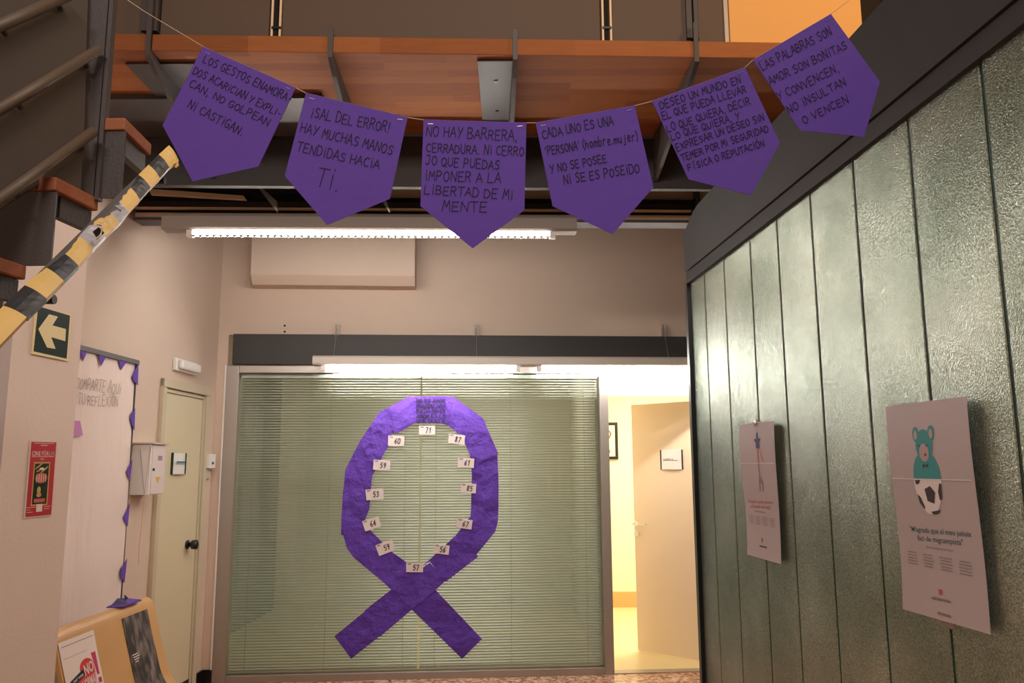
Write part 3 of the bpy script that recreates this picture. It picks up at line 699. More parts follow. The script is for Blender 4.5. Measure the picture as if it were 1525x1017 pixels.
strip(314, 321, -.08, .02, M['slot'], 'gap_shade_strip', ib, 1036)
strip(320.5, 327.5, -.08, .03, M['lstrip'], 'flange', ib, 1031)
strip(327, 331.5, -.08, .05, M['dark2'], 'lower_flange', ib, 1034)
strip(279, 331, -.03, .06, M['dark2'], 'end_post', ib, 1043, x0=IB.uz(1033, 310)[0])
strip(260, 331, -.12, -.09, M['dark2'], 'back_plate', ib, 1043)
m = MB(); P = [IB.pt(*IB.uz(x, y, .10), .10) for x, y in ((222, 281), (362, 291), (366, 297), (224, 289))]; m.prism(P, IB.N * -.03)
o = m.mk('loose_plank', M['lstrip']); props(o, 'thin pale plank hanging at a slant under the beam near the tape', 'plank')
for i, (xa, xb) in enumerate(((385, 412), (572, 581))):
    A = [(xa, 280), (xa + 4, 279), (xb, 299), (xb + 1, 316)] if i == 0 else [(570, 300), (575, 298), (581, 314), (579, 316)]
    m = MB(); m.prism([IB.pt(*IB.uz(x, y, .14), .14) for x, y in A], IB.N * -.02)
    o = m.mk('angle_bracket', M['alu'], bevel=.001); props(o, ['small grey triangular bracket under the beam between the first two flags', 'small grey bracket beside the second flag point above the lamp'][i], 'bracket')
# upper lamp
IL = Wall(IB.pt(0, 0, .16), IB.U)
z1u = IL.uz(550, 322)[1]; z0u = IL.uz(550, 346)[1]
tl, uA, uB = lamp(IL, 245, 858, [(290, 818)], z1u, z0u, 'long fluorescent lamp with lattice louvre below the dark beam', louv=True, depth=.055)
me = None
ua = IL.uz(287, 343)[0]; ub = IL.uz(820, 343)[0]
nl = 54
for k in range(nl):
    uu = ua + (ub - ua) * (k + .5) / nl
    m = MB(); wd = (ub - ua) / nl
    P = [IL.pt(uu - wd * .42, z0u - .03, .042), IL.pt(uu, z0u - .048, .042), IL.pt(uu + wd * .42, z0u - .03, .042)]
    if me is None:
        m.prism(P, IL.N * -.012); o = m.mk('louvre_fin', M['house'], tl); me = (o, uu)
    else:
        o = me[0].copy(); COL.objects.link(o); o.parent = tl; o.location = tuple(IL.U * (uu - me[1]))
# balustrade of the walkway
BA = Wall((0, 3.66, 0), (1, .035, 0))
wr = thing('walkway_railing', BA.pt(0, zs1, 0), 'railing of brown boards between dark posts on the walkway', 'railing')
zt = zs1 + 1.05
def bpan(xa, xb, mt, name, o0=-.012, o1=0, zb=None):
    m = MB(); a = BA.uz(xa, 30)[0]; b = BA.uz(xb, 30)[0]; BA.box(m, a, b, zs1 + .001 if zb is None else zb, zt, o0, o1); return m.mk(name, mt, wr)
for xa, xb in ((120, 217), (240, 401), (421, 893), (912, 1028), (1040, 1081)): bpan(xa, xb, M['taupe'], 'infill_board')
for xa, xb in ((213, 226), (229, 237), (1021, 1029), (1032, 1038)): bpan(xa, xb, M['dark2'], 'post', -.04, .02, zs1 + .03)
for xc in (411, 903):
    bpan(xc - 7, xc - 4, M['lstrip'], 'edge_strip', -.01, .004); bpan(xc + 5, xc + 8, M['lstrip'], 'edge_strip', -.01, .004); bpan(xc - 3, xc + 3, M['slot'], 'post', -.03, .0)
    m = MB(); a = BA.uz(xc, 42)[0]; z = BA.uz(xc, 42)[1]; BA.box(m, a - .02, a + .025, z - .006, z + .006, 0, .008); m.mk('clip', M['black'], wr)
bpan(1078, 1084, M['alu'], 'edge_strip', -.01, .006)
m = MB(); a = BA.uz(1085, 30)[0]; b = xR + .005; BA.box(m, a, b, zs1 + .002, zt + .4, -.02, .012); o = m.mk('warm_lit_panel', M['warm_lit'], bevel=.003); props(o, 'bright panel, warm light put into its colour, on the walkway behind the rightmost flag', 'panel')

# ------------------------------------------------------------------ curved glass channel wall
ZG = 2.58
tops = [(1024, 420), (1051, 404), (1080, 382), (1114, 352.5), (1154, 322), (1205, 284), (1268, 235), (1350.5, 172), (1459, 88)]
pl = [onZ(x, y, ZG) for x, y in tops]
raw = [V((p.x, p.y, 0)) for p in pl]
# smooth curve: fit X as quadratic of Y
ys = [p.y for p in raw]; n = len(raw)
def fitq(P):
    A = [[sum(p.y ** (i + j) for p in P) for j in range(3)] for i in range(3)]; bb = [sum(p.x * p.y ** i for p in P) for i in range(3)]
    return Matrix(A).inverted() @ V(bb)
cq = fitq(raw)
def GX(y): return cq[0] + cq[1] * y + cq[2] * y * y
def onG(px, py):    # ray hit on the curved wall
    lo, hi = .4, 5.0; d = ray(px, py)
    for _ in range(50):
        y = (lo + hi) / 2; p = CP + d * (y / d.y)
        if p.x < GX(y): lo = y
        else: hi = y
    return CP + d * (lo / d.y)
gy = [p.y for p in raw]
step = (gy[-2] - gy[-1])
while gy[-1] > -1.2: gy.append(gy[-1] - .315)
gp = [V((GX(y), y, 0)) for y in gy]
gw = thing('glass_channel_wall', gp[4], 'curved wall of upright textured green glass channels on the right', 'glass wall')
for a, b in zip(gp[:-1], gp[1:]):
    d = (b - a); Ln = d.length; d.normalize(); nn = V((d.y, -d.x, 0))
    if nn.x > 0: nn = -nn
    g = .006; p0 = a + d * g; wv = Ln - 2 * g
    m = MB(); e = .012
    # shallow channel: rounded edges turned back into the joint
    prof = [(0, -.05), (0, -.0025), (.003, 0), (wv - .003, 0), (wv, -.0025), (wv, -.05), (wv - .006, -.05), (wv - .006, -.012), (.006, -.012), (.006, -.05)]
    vs = [p0 + d * u + nn * o + V((0, 0, .04)) for u, o in prof] + [p0 + d * u + nn * o + V((0, 0, ZG)) for u, o in prof]
    k = len(prof)
    m.add(vs, [(i, (i + 1) % k, k + (i + 1) % k, k + i) for i in range(k)] + [tuple(range(k - 1, -1, -1)), tuple(range(k, 2 * k))])
    m.mk('glass_channel', M['cast'], gw)
    m = MB(); m.tube([b - nn * .009 + V((0, 0, .04)), b - nn * .009 + V((0, 0, ZG))], .0062, 6); m.mk('joint_seal', M['dgreen'], gw)
def ribbon_wall(z0, z1, o0, o1, name, mt, par, capround=False, pts=None):
    m = MB(); P = pts or gp; vs = []; fs = []
    for i, a in enumerate(P):
        b = P[min(i + 1, len(P) - 1)]; c = P[max(i - 1, 0)]; d = (b - c).normalized(); nn = V((d.y, -d.x, 0))
        if nn.x > 0: nn = -nn
        zt = z1(i) if callable(z1) else z1
        vs += [a + nn * o0 + V((0, 0, z0)), a + nn * o1 + V((0, 0, z0)), a + nn * o1 + V((0, 0, zt)), a + nn * o0 + V((0, 0, zt))]
    for i in range(len(P) - 1):
        for j in range(4): fs.append((4 * i + j, 4 * i + (j + 1) % 4, 4 * i + 4 + (j + 1) % 4, 4 * i + 4 + j))
    fs += [(0, 1, 2, 3), tuple(len(vs) - 4 + j for j in (3, 2, 1, 0))]
    m.add(vs, fs); return m.mk(name, mt, par)
ribbon_wall(0, .04, -.05, .01, 'sill', M['dark2'], gw)
ribbon_wall(.04, ZG, -.075, -.065, 'inner_liner', M['dimroom'], gw)
fine = [V((GX(y), y, 0)) for y in [gy[0] + .0 - i * (gy[0] + 1.2) / 60 for i in range(61)]]
beam = thing('ring_beam', fine[0] + V((0, 0, ZG)), 'heavy dark curved fascia beam on top of the glass channel wall', 'beam')
ribbon_wall(ZG - .01, ZG + .05, -.10, .018, 'lower_trim', M['ring'], beam, pts=fine)
zE = onP(1016, 351, fine[0], V((0, 1, 0))).z
zT = ZG + .05 + .30
def ztf(i):
    y = fine[i].y; t = min(1, (fine[0].y - y) / .28); return zE + (2.925 - zE) * math.sin(t * math.pi / 2) + .012 * (fine[0].y - y)
ribbon_wall(ZG + .054, ztf, -.35, .026, 'fascia', M['ring'], beam, pts=fine)
# end post
a = gp[0]; m = MB(); m.box(a.x - .018, a.x + .05, a.y + .0, a.y + .05, 0, ZG); m.mk('end_post', M['black'], gw)
m = MB(); m.box(a.x + .05, 3.4, a.y + .02, a.y + .05, 0, ZG); m.mk('wall_return', M['dimroom'], kind='structure')
# gallery behind fascia (top of the ring room)
m = MB(); m.add([V((GX(y) + .3, y, 2.9)) for y in (3.9, 3, 2, 1, 0, -1)] + [V((3.4, -1, 2.9)), V((3.4, 3.9, 2.9))], [tuple(range(8))]); m.mk('ceiling', M['ring'], kind='structure')

# posters on the glass
def bowed_poster(name, tl, tr, br, bl, label, wave):
    lift = .022
    P = []
    for (x, y) in (tl, tr, br, bl):
        p = onG(x, y); P.append(p)
    ym = sum(p.y for p in P) / 4; sl = (GX(ym + .05) - GX(ym - .05)) / .1; nn = V((-1, sl, 0)).normalized()
    p0 = V((GX(ym), ym, 0)) + nn * lift
    P = [onP(x, y, p0, nn) for (x, y) in (tl, tr, br, bl)]
    t = thing(name, (P[2] + P[3]) / 2, label, 'poster')
    qm = quad_map(*P, 0, wave)
    m = MB(); nx, ny = 6, 16; vs = []; fs = []
    for off in (0, -.0008):
        for j in range(ny + 1):
            for i in range(nx + 1):
                p, n = qm(i / nx, j / ny); vs.append(p + n * off)
    k = (nx + 1) * (ny + 1)
    for o in (0, k):
        for j in range(ny):
            for i in range(nx): a = o + j * (nx + 1) + i; fs.append((a, a + 1, a + nx + 2, a + nx + 1))
    m.add(vs, fs); m.mk('sheet', M['poster'], t, smooth=True)
    return t, qm
def L3(f, lift):
    def g(x, y):
        p, n = f(x, y); return p + n * lift, n
    return g
t, q = bowed_poster('teddy_poster', (1321, 605), (1440, 590), (1475, 945), (1344, 907), 'pinkish white poster of a teal teddy bear half football, nearest on the glass wall', .006)
q = L3(q, .0006)
m = MB(); ell_on(m, q, .385, .152, .04, .036); ell_on(m, q, .575, .15, .04, .036); ell_on(m, q, .48, .205, .105, .075)
pts = []
for i in range(15): a = math.pi * i / 14; pts.append((.475 + .165 * math.cos(a), .362 - .125 * math.sin(a) ** .8))
poly_on(m, q, pts, .0003); m.mk('bear_print', M['teal'], t)
m = MB(); ell_on(m, q, .475, .24, .058, .042, .0008); ell_on(m, q, .385, .155, .022, .022, .0008); ell_on(m, q, .575, .153, .022, .022, .0008); m.mk('muzzle_print', M['pinkface'], t)
m = MB(); ell_on(m, q, .49, .25, .012, .007, .0013); 
for sx in (-1, 1): ell_on(m, q, .47 + sx * .045, .207, .014, .004, .0013, 8); poly_on(m, q, [(.475, .300), (.475 + sx * .03, .292), (.475 + sx * .03, .311)], .0013)
m.mk('face_print', M['ballk'], t)
m = MB(); pts = []
for i in range(25): a = math.pi * i / 24; pts.append((.475 + .168 * math.cos(a), .366 + .16 * math.sin(a)))
poly_on(m, q, pts); m.mk('ball_print', M['ballw'], t)
m = MB(); poly_on(m, q, [(.43, .41), (.50, .395), (.555, .425), (.53, .475), (.45, .465)], .0008)
poly_on(m, q, [(.32, .37), (.39, .368), (.37, .385), (.33, .39)], .0008); poly_on(m, q, [(.33, .435), (.37, .45), (.41, .495), (.40, .505), (.35, .475)], .0008)
poly_on(m, q, [(.615, .38), (.64, .385), (.63, .45), (.60, .46), (.59, .42)], .0008); poly_on(m, q, [(.48, .513), (.60, .502), (.56, .52), (.50, .525)], .0008); m.mk('ball_patches', M['ballk'], t)
m = MB(); poly_on(m, q, rect(.02, .362, .98, .366), .0014); m.mk('fold_line', M['ballw'], t)
m = MB(); printed(m, q, '"M\'agrada que el meu peluix', .17, .617, .90, .607, .026, .003); printed(m, q, 'faci de migcampista"', .26, .655, .80, .648, .026, .003); m.mk('lettering', M['teald'], t)
m = MB(); printed(m, q, '#trencaestereotips', .36, .685, .68, .683, .012, .005)
rr = random.Random(3)
for cx in (.17, .37, .585, .80):
    for k in range(5): ww = rr.uniform(.055, .075); poly_on(m, q, rect(cx - ww, .712 + k * .0135 + cx * .006, cx + ww, .7165 + k * .0135 + cx * .006))
poly_on(m, q, rect(.40, .902, .60, .905)); m.mk('small_print', M['greyink'], t)
m = MB()
for k in range(3): poly_on(m, q, rect(.475 + k * .016, .862, .484 + k * .016, .887))
m.mk('emblem', M['redink'], t)
m = MB(); printed(m, q, 'Institut Català de les Dones', .38, .915, .61, .913, .010, .01); m.mk('lettering', M['ballk'], t)
m = MB(); p, n = q(.5, 1.0); a, _ = q(.44, .965); b, _ = q(.60, .965); c, _ = q(.60, 1.03); d, _ = q(.44, 1.03); m.prism([a + n * .001, b + n * .001, c - n * .008, d - n * .008], n * .0004); m.mk('adhesive_tape', M['clear'], t)

t, q = bowed_poster('fork_poster', (1101, 633), (1153, 626.5), (1163, 840), (1112.5, 826), 'pinkish white poster of a half dart half fork, further along the glass wall', .006)
q = L3(q, .0006)
m = MB(); poly_on(m, q, [(.52, .09), (.545, .06), (.57, .09), (.57, .115), (.64, .12), (.60, .145), (.60, .19), (.50, .19), (.50, .15), (.45, .125), (.52, .115)]); m.mk('dart_print', M['indigo'], t)
m = MB(); poly_on(m, q, rect(.53, .19, .56, .30)); poly_on(m, q, [(.585, .19), (.60, .19), (.68, .285), (.66, .29)]); m.mk('handle_print', M['salmon'], t)
m = MB(); poly_on(m, q, rect(.525, .30, .555, .40)); poly_on(m, q, [(.525, .40), (.575, .40), (.63, .44), (.63, .51), (.60, .51), (.585, .45), (.545, .45), (.54, .51), (.505, .51), (.505, .44)]); m.mk('fork_print', M['greyink'], t)
m = MB(); poly_on(m, q, rect(.02, .300, .98, .304), .0014); m.mk('fold_line', M['ballw'], t)
m = MB(); printed(m, q, '"Pujaré amb pressa', .12, .603, .86, .590, .026, .004); printed(m, q, 'a l\'escala de vaga"', .18, .638, .80, .628, .026, .004); m.mk('lettering', M['salmon'], t)
m = MB(); poly_on(m, q, rect(.3, .655, .62, .664))
for cx in (.17, .38, .59, .80):
    for k in range(5): ww = rr.uniform(.06, .08); poly_on(m, q, rect(cx - ww, .695 + k * .0135 , cx + ww, .700 + k * .0135 ))
m.mk('small_print', M['greyink'], t)
m = MB(); poly_on(m, q, rect(.47, .85, .5, .88)); poly_on(m, q, rect(.40, .905, .62, .915)); m.mk('emblem', M['ballk'], t)
m = MB(); p, n = q(.53, .0); m.tube([p - n * .02, p + n * .006, p + n * .010], [.010, .012, .004], 12); m.mk('suction_pad', M['chrome'], t)

# ------------------------------------------------------------------ bench
bx = -2.13
prof = [(-.10, .76), (-.085, .81), (-.05, .845), (-.01, .855), (.02, .83), (.04, .77), (.065, .68), (.095, .58), (.125, .48), (.16, .41), (.22, .355), (.32, .335), (.42, .35), (.50, .372), (.56, .372), (.59, .35), (.60, .31)]
ben = thing('bench', (bx + .25, 4.3, 0), 'bent plywood bench with curved back in front of the notice board', 'bench')
def smooth_prof(P, sub=4):
    out = []
    for i in range(len(P) - 1):
        p0 = P[max(i - 1, 0)]; p1 = P[i]; p2 = P[i + 1]; p3 = P[min(i + 2, len(P) - 1)]
        for k in range(sub):
            t = k / sub
            out.append(tuple(.5 * (2 * p1[j] + (p2[j] - p0[j]) * t + (2 * p0[j] - 5 * p1[j] + 4 * p2[j] - p3[j]) * t * t + (3 * p1[j] - p0[j] - 3 * p2[j] + p3[j]) * t ** 3) for j in (0, 1)))
    out.append(P[-1]); return out
sp = smooth_prof(prof); y0b, y1b = 3.86, 4.89
nrm = []
for i in range(len(sp)):
    a = sp[max(i - 1, 0)]; b = sp[min(i + 1, len(sp) - 1)]; d = V((b[0] - a[0], b[1] - a[1])).normalized(); nrm.append((-d.y if False else -d[1], d[0]))
# normals: up/outward (front side)
nrm = [(-n[0], -n[1]) if (n[0] * 1 + n[1] * 1) < 0 else n for n in nrm]
m = MB(); vs = []; fs = []; k = len(sp); th = .018
for y in (y0b, y1b):
    vs += [(bx + p[0], y, p[1]) for p in sp] + [(bx + p[0] - n[0] * th, y, p[1] - n[1] * th) for p, n in zip(sp, nrm)]
for i in range(k - 1):
    fs += [(i, i + 1, 2 * k + i + 1, 2 * k + i), (k + i, k + i + 1, 3 * k + i + 1, 3 * k + i), (i, i + 1, k + i + 1, k + i), (2 * k + i, 2 * k + i + 1, 3 * k + i + 1, 3 * k + i)]
fs += [(0, k, 3 * k, 2 * k), (k - 1, 2 * k - 1, 4 * k - 1, 3 * k - 1)]
m.add(vs, fs); m.mk('shell', M['ply'], ben, smooth=False)
for yy in (4.05, 4.75):
    m = MB(); m.tube([(bx + .10, yy, 0), (bx + .28, yy, .31)], .016, 10); m.tube([(bx + .50, yy, 0), (bx + .34, yy, .31)], .016, 10); m.mk('leg', M['alu'], ben)
arc = [0]
for i in range(1, k): arc.append(arc[-1] + math.dist(sp[i], sp[i - 1]))
def bench_map(ya, yb, s0, off):
    def f(x, y):       # x 0..1 along, y metres down
        s = s0 + y; i = 0
        while i < k - 2 and arc[i + 1] < s: i += 1
        t = (s - arc[i]) / (arc[i + 1] - arc[i]); 
        px = sp[i][0] + (sp[i + 1][0] - sp[i][0]) * t; pz = sp[i][1] + (sp[i + 1][1] - sp[i][1]) * t; n = nrm[i]
        return V((bx + px + n[0] * off, ya + (yb - ya) * x, pz + n[1] * off)), V((n[0], 0, n[1]))
    return f
s80 = arc[[i for i in range(k) if sp[i][0] > 0 and sp[i][1] < .812][0]]
def bench_sheet(ya, yb, mt, name, label):
    f = bench_map(ya, yb, s80, .003); t = thing(name, f(.5, .4)[0], label, 'poster')
    m = MB(); vs = []; fs = []; ny = 18
    for j in range(ny + 1): vs += [f(0, .44 * j / ny)[0], f(1, .44 * j / ny)[0]]
    for j in range(ny): fs.append((2 * j, 2 * j + 1, 2 * j + 3, 2 * j + 2))
    m.add(vs, fs); o = m.mk('sheet', mt, t); o.modifiers.new('t', 'SOLIDIFY').thickness = .001
    return t, bench_map(ya, yb, s80, .0045)
t, f = bench_sheet(3.875, 4.19, M['paper'], 'heart_poster', 'white poster with red heart and exclamation mark on the bench back')
m = MB(); ell_on(m, f, .62, .155, .20, .042, 0, 26, rot=0); ell_on(m, f, .32, .20, .15, .03, 0, 20); poly_on(m, f, [(.18, .21), (.82, .16), (.80, .26), (.45, .36), (.25, .30)], .0002); m.mk('heart_print', M['redink'], t)
m = MB(); poly_on(m, f, [(.80, .10), (.93, .10), (.92, .21), (.86, .21)], .0004); poly_on(m, f, rect(.86, .225, .95, .25), .0004); poly_on(m, f, [(.3, .29), (.78, .265), (.70, .36), (.4, .36)], .0005); m.mk('exclamation_mark', M['mag'], t)
m = MB(); poly_on(m, f, [(.10, .185), (.50, .155), (.55, .185), (.15, .215)], .0009); m.mk('black_label', M['black'], t)
m = MB(); printed(m, f, 'NO', .52, .19, .80, .18, .05, .03) ; printed(m, f, 'és', .22, .25, .38, .245, .035, .02); printed(m, f, 'NORMAL', .40, .255, .82, .24, .05, .03); 
m.v = [v + V((.0009, 0, .0006)) for v in m.v]; m.mk('lettering', M['card'], t)
m = MB(); handwrite(m, lambda x, y: (f(x, y)[0] + V((.0014, 0, .001)), f(x, y)[1]), 'oerome', .18, .198, .48, .182, .014, .003); m.mk('lettering', M['card'], t)
m = MB()
poly_on(m, f, rect(.05, .022, .95, .026)); poly_on(m, f, rect(.06, .078, .7, .08)); m.mk('ruled_line', M['greyink'], t)

def photo_mat():
    m = bpy.data.materials.new('dark crowd print'); m.use_nodes = True; nt = m.node_tree; b = nt.nodes['Principled BSDF']
    tc = nt.nodes.new('ShaderNodeTexCoord'); mp = nt.nodes.new('ShaderNodeMapping'); mp.inputs['Scale'].default_value = (9, 22, 10)
    n = nt.nodes.new('ShaderNodeTexNoise'); n.inputs['Scale'].default_value = 1.0; n.inputs['Detail'].default_value = 3
    r = nt.nodes.new('ShaderNodeValToRGB'); e = r.color_ramp.elements
    e[0].position = .42; e[0].color = (*lin((44, 38, 38)), 1); e[1].position = .75; e[1].color = (*lin((150, 132, 126)), 1)
    nt.links.new(tc.outputs['Object'], mp.inputs[0]); nt.links.new(mp.outputs[0], n.inputs['Vector']); nt.links.new(n.outputs[0], r.inputs[0]); nt.links.new(r.outputs[0], b.inputs['Base Color'])
    b.inputs['Roughness'].default_value = .4; return m
M['photo'] = photo_mat()
t, f = bench_sheet(4.49, 4.79, M['photo'], 'crowd_poster', 'dark photographic poster of faded figures on the bench back')
m = MB()
for k_, (a, b) in enumerate(((.08, .30), (.10, .34), (.12, .30), (.14, .26))): poly_on(m, f, rect(a, .20 + k_ * .013, b, .205 + k_ * .013))
m.mk('small_print', M['paper'], t)
# purple bow on bench
c = V((bx - .02, 4.60, .858))
bw = thing('paper_bow', c, 'crumpled purple paper bow on the top edge of the bench', 'bow')
m = MB(); m.prism([c + V((-.04, -.10, 0)), c + V((.04, -.08, 0)), c + V((.05, .12, .004)), c + V((-.05, .14, .01))], (0, 0, .006)); m.mk('paper_loop', M['purple'], bw)
m = MB(); m.prism([c + V((-.03, -.07, .008)), c + V((.03, -.02, .008)), c + V((0.0, 0.0, .03)), c + V((-.02, -.03, .035))], (0, .01, .004)); m.tube([c + V((0, .0, .01)), c + V((.01, .02, .035)), c + V((.0, .015, .05))], [.012, .010, .003], 8); m.mk('knot', M['indigo'], bw)

# ------------------------------------------------------------------ stair
st = thing('staircase', (-1.3, 1.6, 0), 'dark steel stair with beech treads rising at upper left', 'staircase')
T2n = onY(82, 283, 1.70); T2f = onY(146, 315, 1.85); T2f.z = T2n.z
T1n = onY(185, 193, 1.836); T1f = onY(225, 232, 2.0); T1f.z = T1n.z
stepv = T1n - T2n; run = T2f - T2n
th = .031
for i in range(-1, 5):
    a = T2n - stepv * (i); 
    if i == -1: a = T1n; rn = T1f - T1n
    else: rn = run
    m = MB(); Wd = V((-.75, .02, 0))
    m.ob(a, rn, Wd, (0, 0, th)); m.mk('tread', M['treadwood'], st, bevel=.003)
    m = MB(); aa = a + V((0, .006, -abs(stepv.z) + th)) ; m.ob(aa, V((0, .006, 0)), Wd, (0, 0, abs(stepv.z) - th)); m.mk('riser', M['dark2'], st)
    m = MB(); m.ob(a + rn * .25 + V((-.012, 0, -.05)), rn * .72, V((-.02, 0, 0)), (0, 0, .048)); m.mk('tread_support', M['dark2'], st)
# stringer behind the tape
def invD(px, py, t, a, b): return onY(px, py, 1 / ((1 - t) / a + t / b))
edge_u = [(-32, 496), (5, 456), (37, 425.7), (67, 398.5), (91.5, 376), (115, 351), (135, 332), (157, 313), (172, 297), (191, 277), (206, 261), (221, 246), (236, 231), (251.5, 217)]
edge_l = [(-5, 520), (40, 473), (69, 445), (95, 419), (117, 396.6), (139, 371), (157, 352), (178, 333), (191, 316), (208, 298), (224, 280), (238, 266), (252, 250), (266, 240)]
DA, DB = 1.50, 1.97
def ed(pu, tt): return invD(pu[0], pu[1], tt, DA, DB)
tb = thing('striped_tape', ed(edge_l[0], 0), 'black and yellow hazard tape wrapped along the stair stringer', 'tape')
mats = ['tapey', 'tapek', 'tapey', 'tapek', 'tapey', 'tapeg', 'tapec', 'tapeg', 'tapey', 'tapek', 'tapey', 'tapek', 'tapey']
lab = {5: 'creased glossy grey band', 6: 'torn crumpled pale yellow band', 7: 'creased glossy grey band'}
UP = []; LO = []
for i in range(len(edge_u)):
    tt = (edge_u[i][0] + 32) / 284; UP.append(ed(edge_u[i], tt)); LO.append(ed(edge_l[i], tt))
back = V((-.012, .014, 0))
for i in range(13):
    m = MB(); a, b, c, d = UP[i], UP[i + 1], LO[i + 1], LO[i]; nx = 5; ny = 4; vs = []; fs = []
    nn = (b - a).cross(d - a).normalized()
    if nn.dot(CP - a) < 0: nn = -nn
    rnk = random.Random(i); amp = .0035 if i in (5, 6, 7) else .0008
    for jj in range(ny + 1):
        for ii in range(nx + 1):
            p = a.lerp(b, ii / nx).lerp(d.lerp(c, ii / nx), jj / ny)
            bulge = .004 * math.sin(math.pi * jj / ny)
            q_ = amp * rnk.uniform(-1, 1) if 0 < ii < nx and 0 < jj < ny else 0
            vs.append(p + nn * (.002 + bulge + q_))
    K = len(vs); vs += [v - nn * .012 for v in vs]
    for jj in range(ny):
        for ii in range(nx):
            A = jj * (nx + 1) + ii; fs += [(A, A + 1, A + nx + 2, A + nx + 1), (K + A, K + A + 1, K + A + nx + 2, K + A + nx + 1)]
    for ii in range(nx): fs += [(ii, ii + 1, K + ii + 1, K + ii), (ny * (nx + 1) + ii, ny * (nx + 1) + ii + 1, K + ny * (nx + 1) + ii + 1, K + ny * (nx + 1) + ii)]
    for jj in range(ny):
        for c0 in (0, nx): A = jj * (nx + 1) + c0; Bq = A + nx + 1; fs.append((A, Bq, K + Bq, K + A))
    m.add(vs, fs); m.mk('tape_band', M[mats[i]], tb, label=lab.get(i))
m = MB(); e = ed((262, 240), 1.0); m.prism([onY(x, y, 1.96) for x, y in ((252, 220), (262, 232), (266, 246), (262, 250), (256, 246))], (0, .004, 0)); m.mk('loose_end', M['tapey'], tb)
m = MB(); pts = [onY(x, y, d) for x, y, d in ((138, 345, 1.70), (147, 338, 1.69), (152, 345, 1.69), (143, 353, 1.70))]
m.prism(pts, (0, .01, 0)); m.mk('torn_hole', M['black'], tb)
m = MB(); m.tube([onY(146, 337, 1.685), onY(152, 340, 1.68), onY(150, 350, 1.68), onY(143, 356, 1.685)], .002, 6); m.mk('string_knot', M['paper'], tb)
m = MB(); dn_ = V((.004, .018, 0)); nx_ = len(UP)
e0_, e1_ = LO[0].lerp(UP[0], .3), LO[-1].lerp(UP[-1], .3); g0_, g1_ = LO[0].lerp(UP[0], 1.04), LO[-1].lerp(UP[-1], 1.04); dq_ = V((-.003, .012, 0))
m.hexa([e0_, e1_, e1_ + dq_, e0_ + dq_, g0_, g1_, g1_ + dq_, g0_ + dq_]); m.mk('stringer', M['dark2'], st)
# bolt under the tape
for (x, y, D) in ((73, 446, 1.66), (239, 269, 1.97)):
    p = onY(x, y, D); m = MB(); m.tube([p + V((-.01, 0, 0)), p + V((.012, 0, 0))], .010, 10); m.mk('bolt', M['black'], st)
# balustrade
def bal(x, y, off=0.):
    t_ = x / 158.; D = 1 / ((1 - t_) / 1.62 + t_ / 1.86) - off; return onY(x, y, D)
sr = thing('stair_balustrade', bal(148, 296), 'brown sheet stair balustrade with three sloping tube rails and flat post', 'balustrade')
m = MB(); P = [bal(x, y) for x, y in ((-120, -60), (133, -60), (129, 60), (126, 180), (120, 286), (82, 262), (40, 285), (-60, 350), (-140, 420))]
m.prism(P, (-.005, .008, 0)); m.mk('sheet_panel', M['brown'], sr)
for (x0, y0, x1, y1, yc) in ((-90, 78, 104, -8, 0), (-90, 217, 147, 74, 0), (-90, 362, 139, 196, 0)):
    pa = bal(x0, y0, .03); pb = bal(x1, y1, .03); m = MB(); m.tube([pa, pb], .0125, 12); m.mk('rail', M['rail'], sr, smooth=True)
    for tt in (.42, .88):
        p = pa.lerp(pb, tt); m = MB(); m.tube([p, p + V((-.01, .035, 0)), ], .006, 8); m.mk('rail_fixing', M['dark2'], sr)
for xs, nm, mt, o in (((131, 161), 'post', M['dark2'], .01), ((163, 169), 'post_edge', M['dark2'], .008), ((160, 164), 'post_gap', M['slot'], -.002)):
    k1, k2 = xs; D = 1.84 - o
    pA = onY(k1, 0, D); pB = onY(k2, 0, D); zb_ = onY(140, 297, D).z
    m = MB(); m.box(pA.x, pB.x, D, D + .02, zb_, 3.6); m.mk(nm, mt, sr)

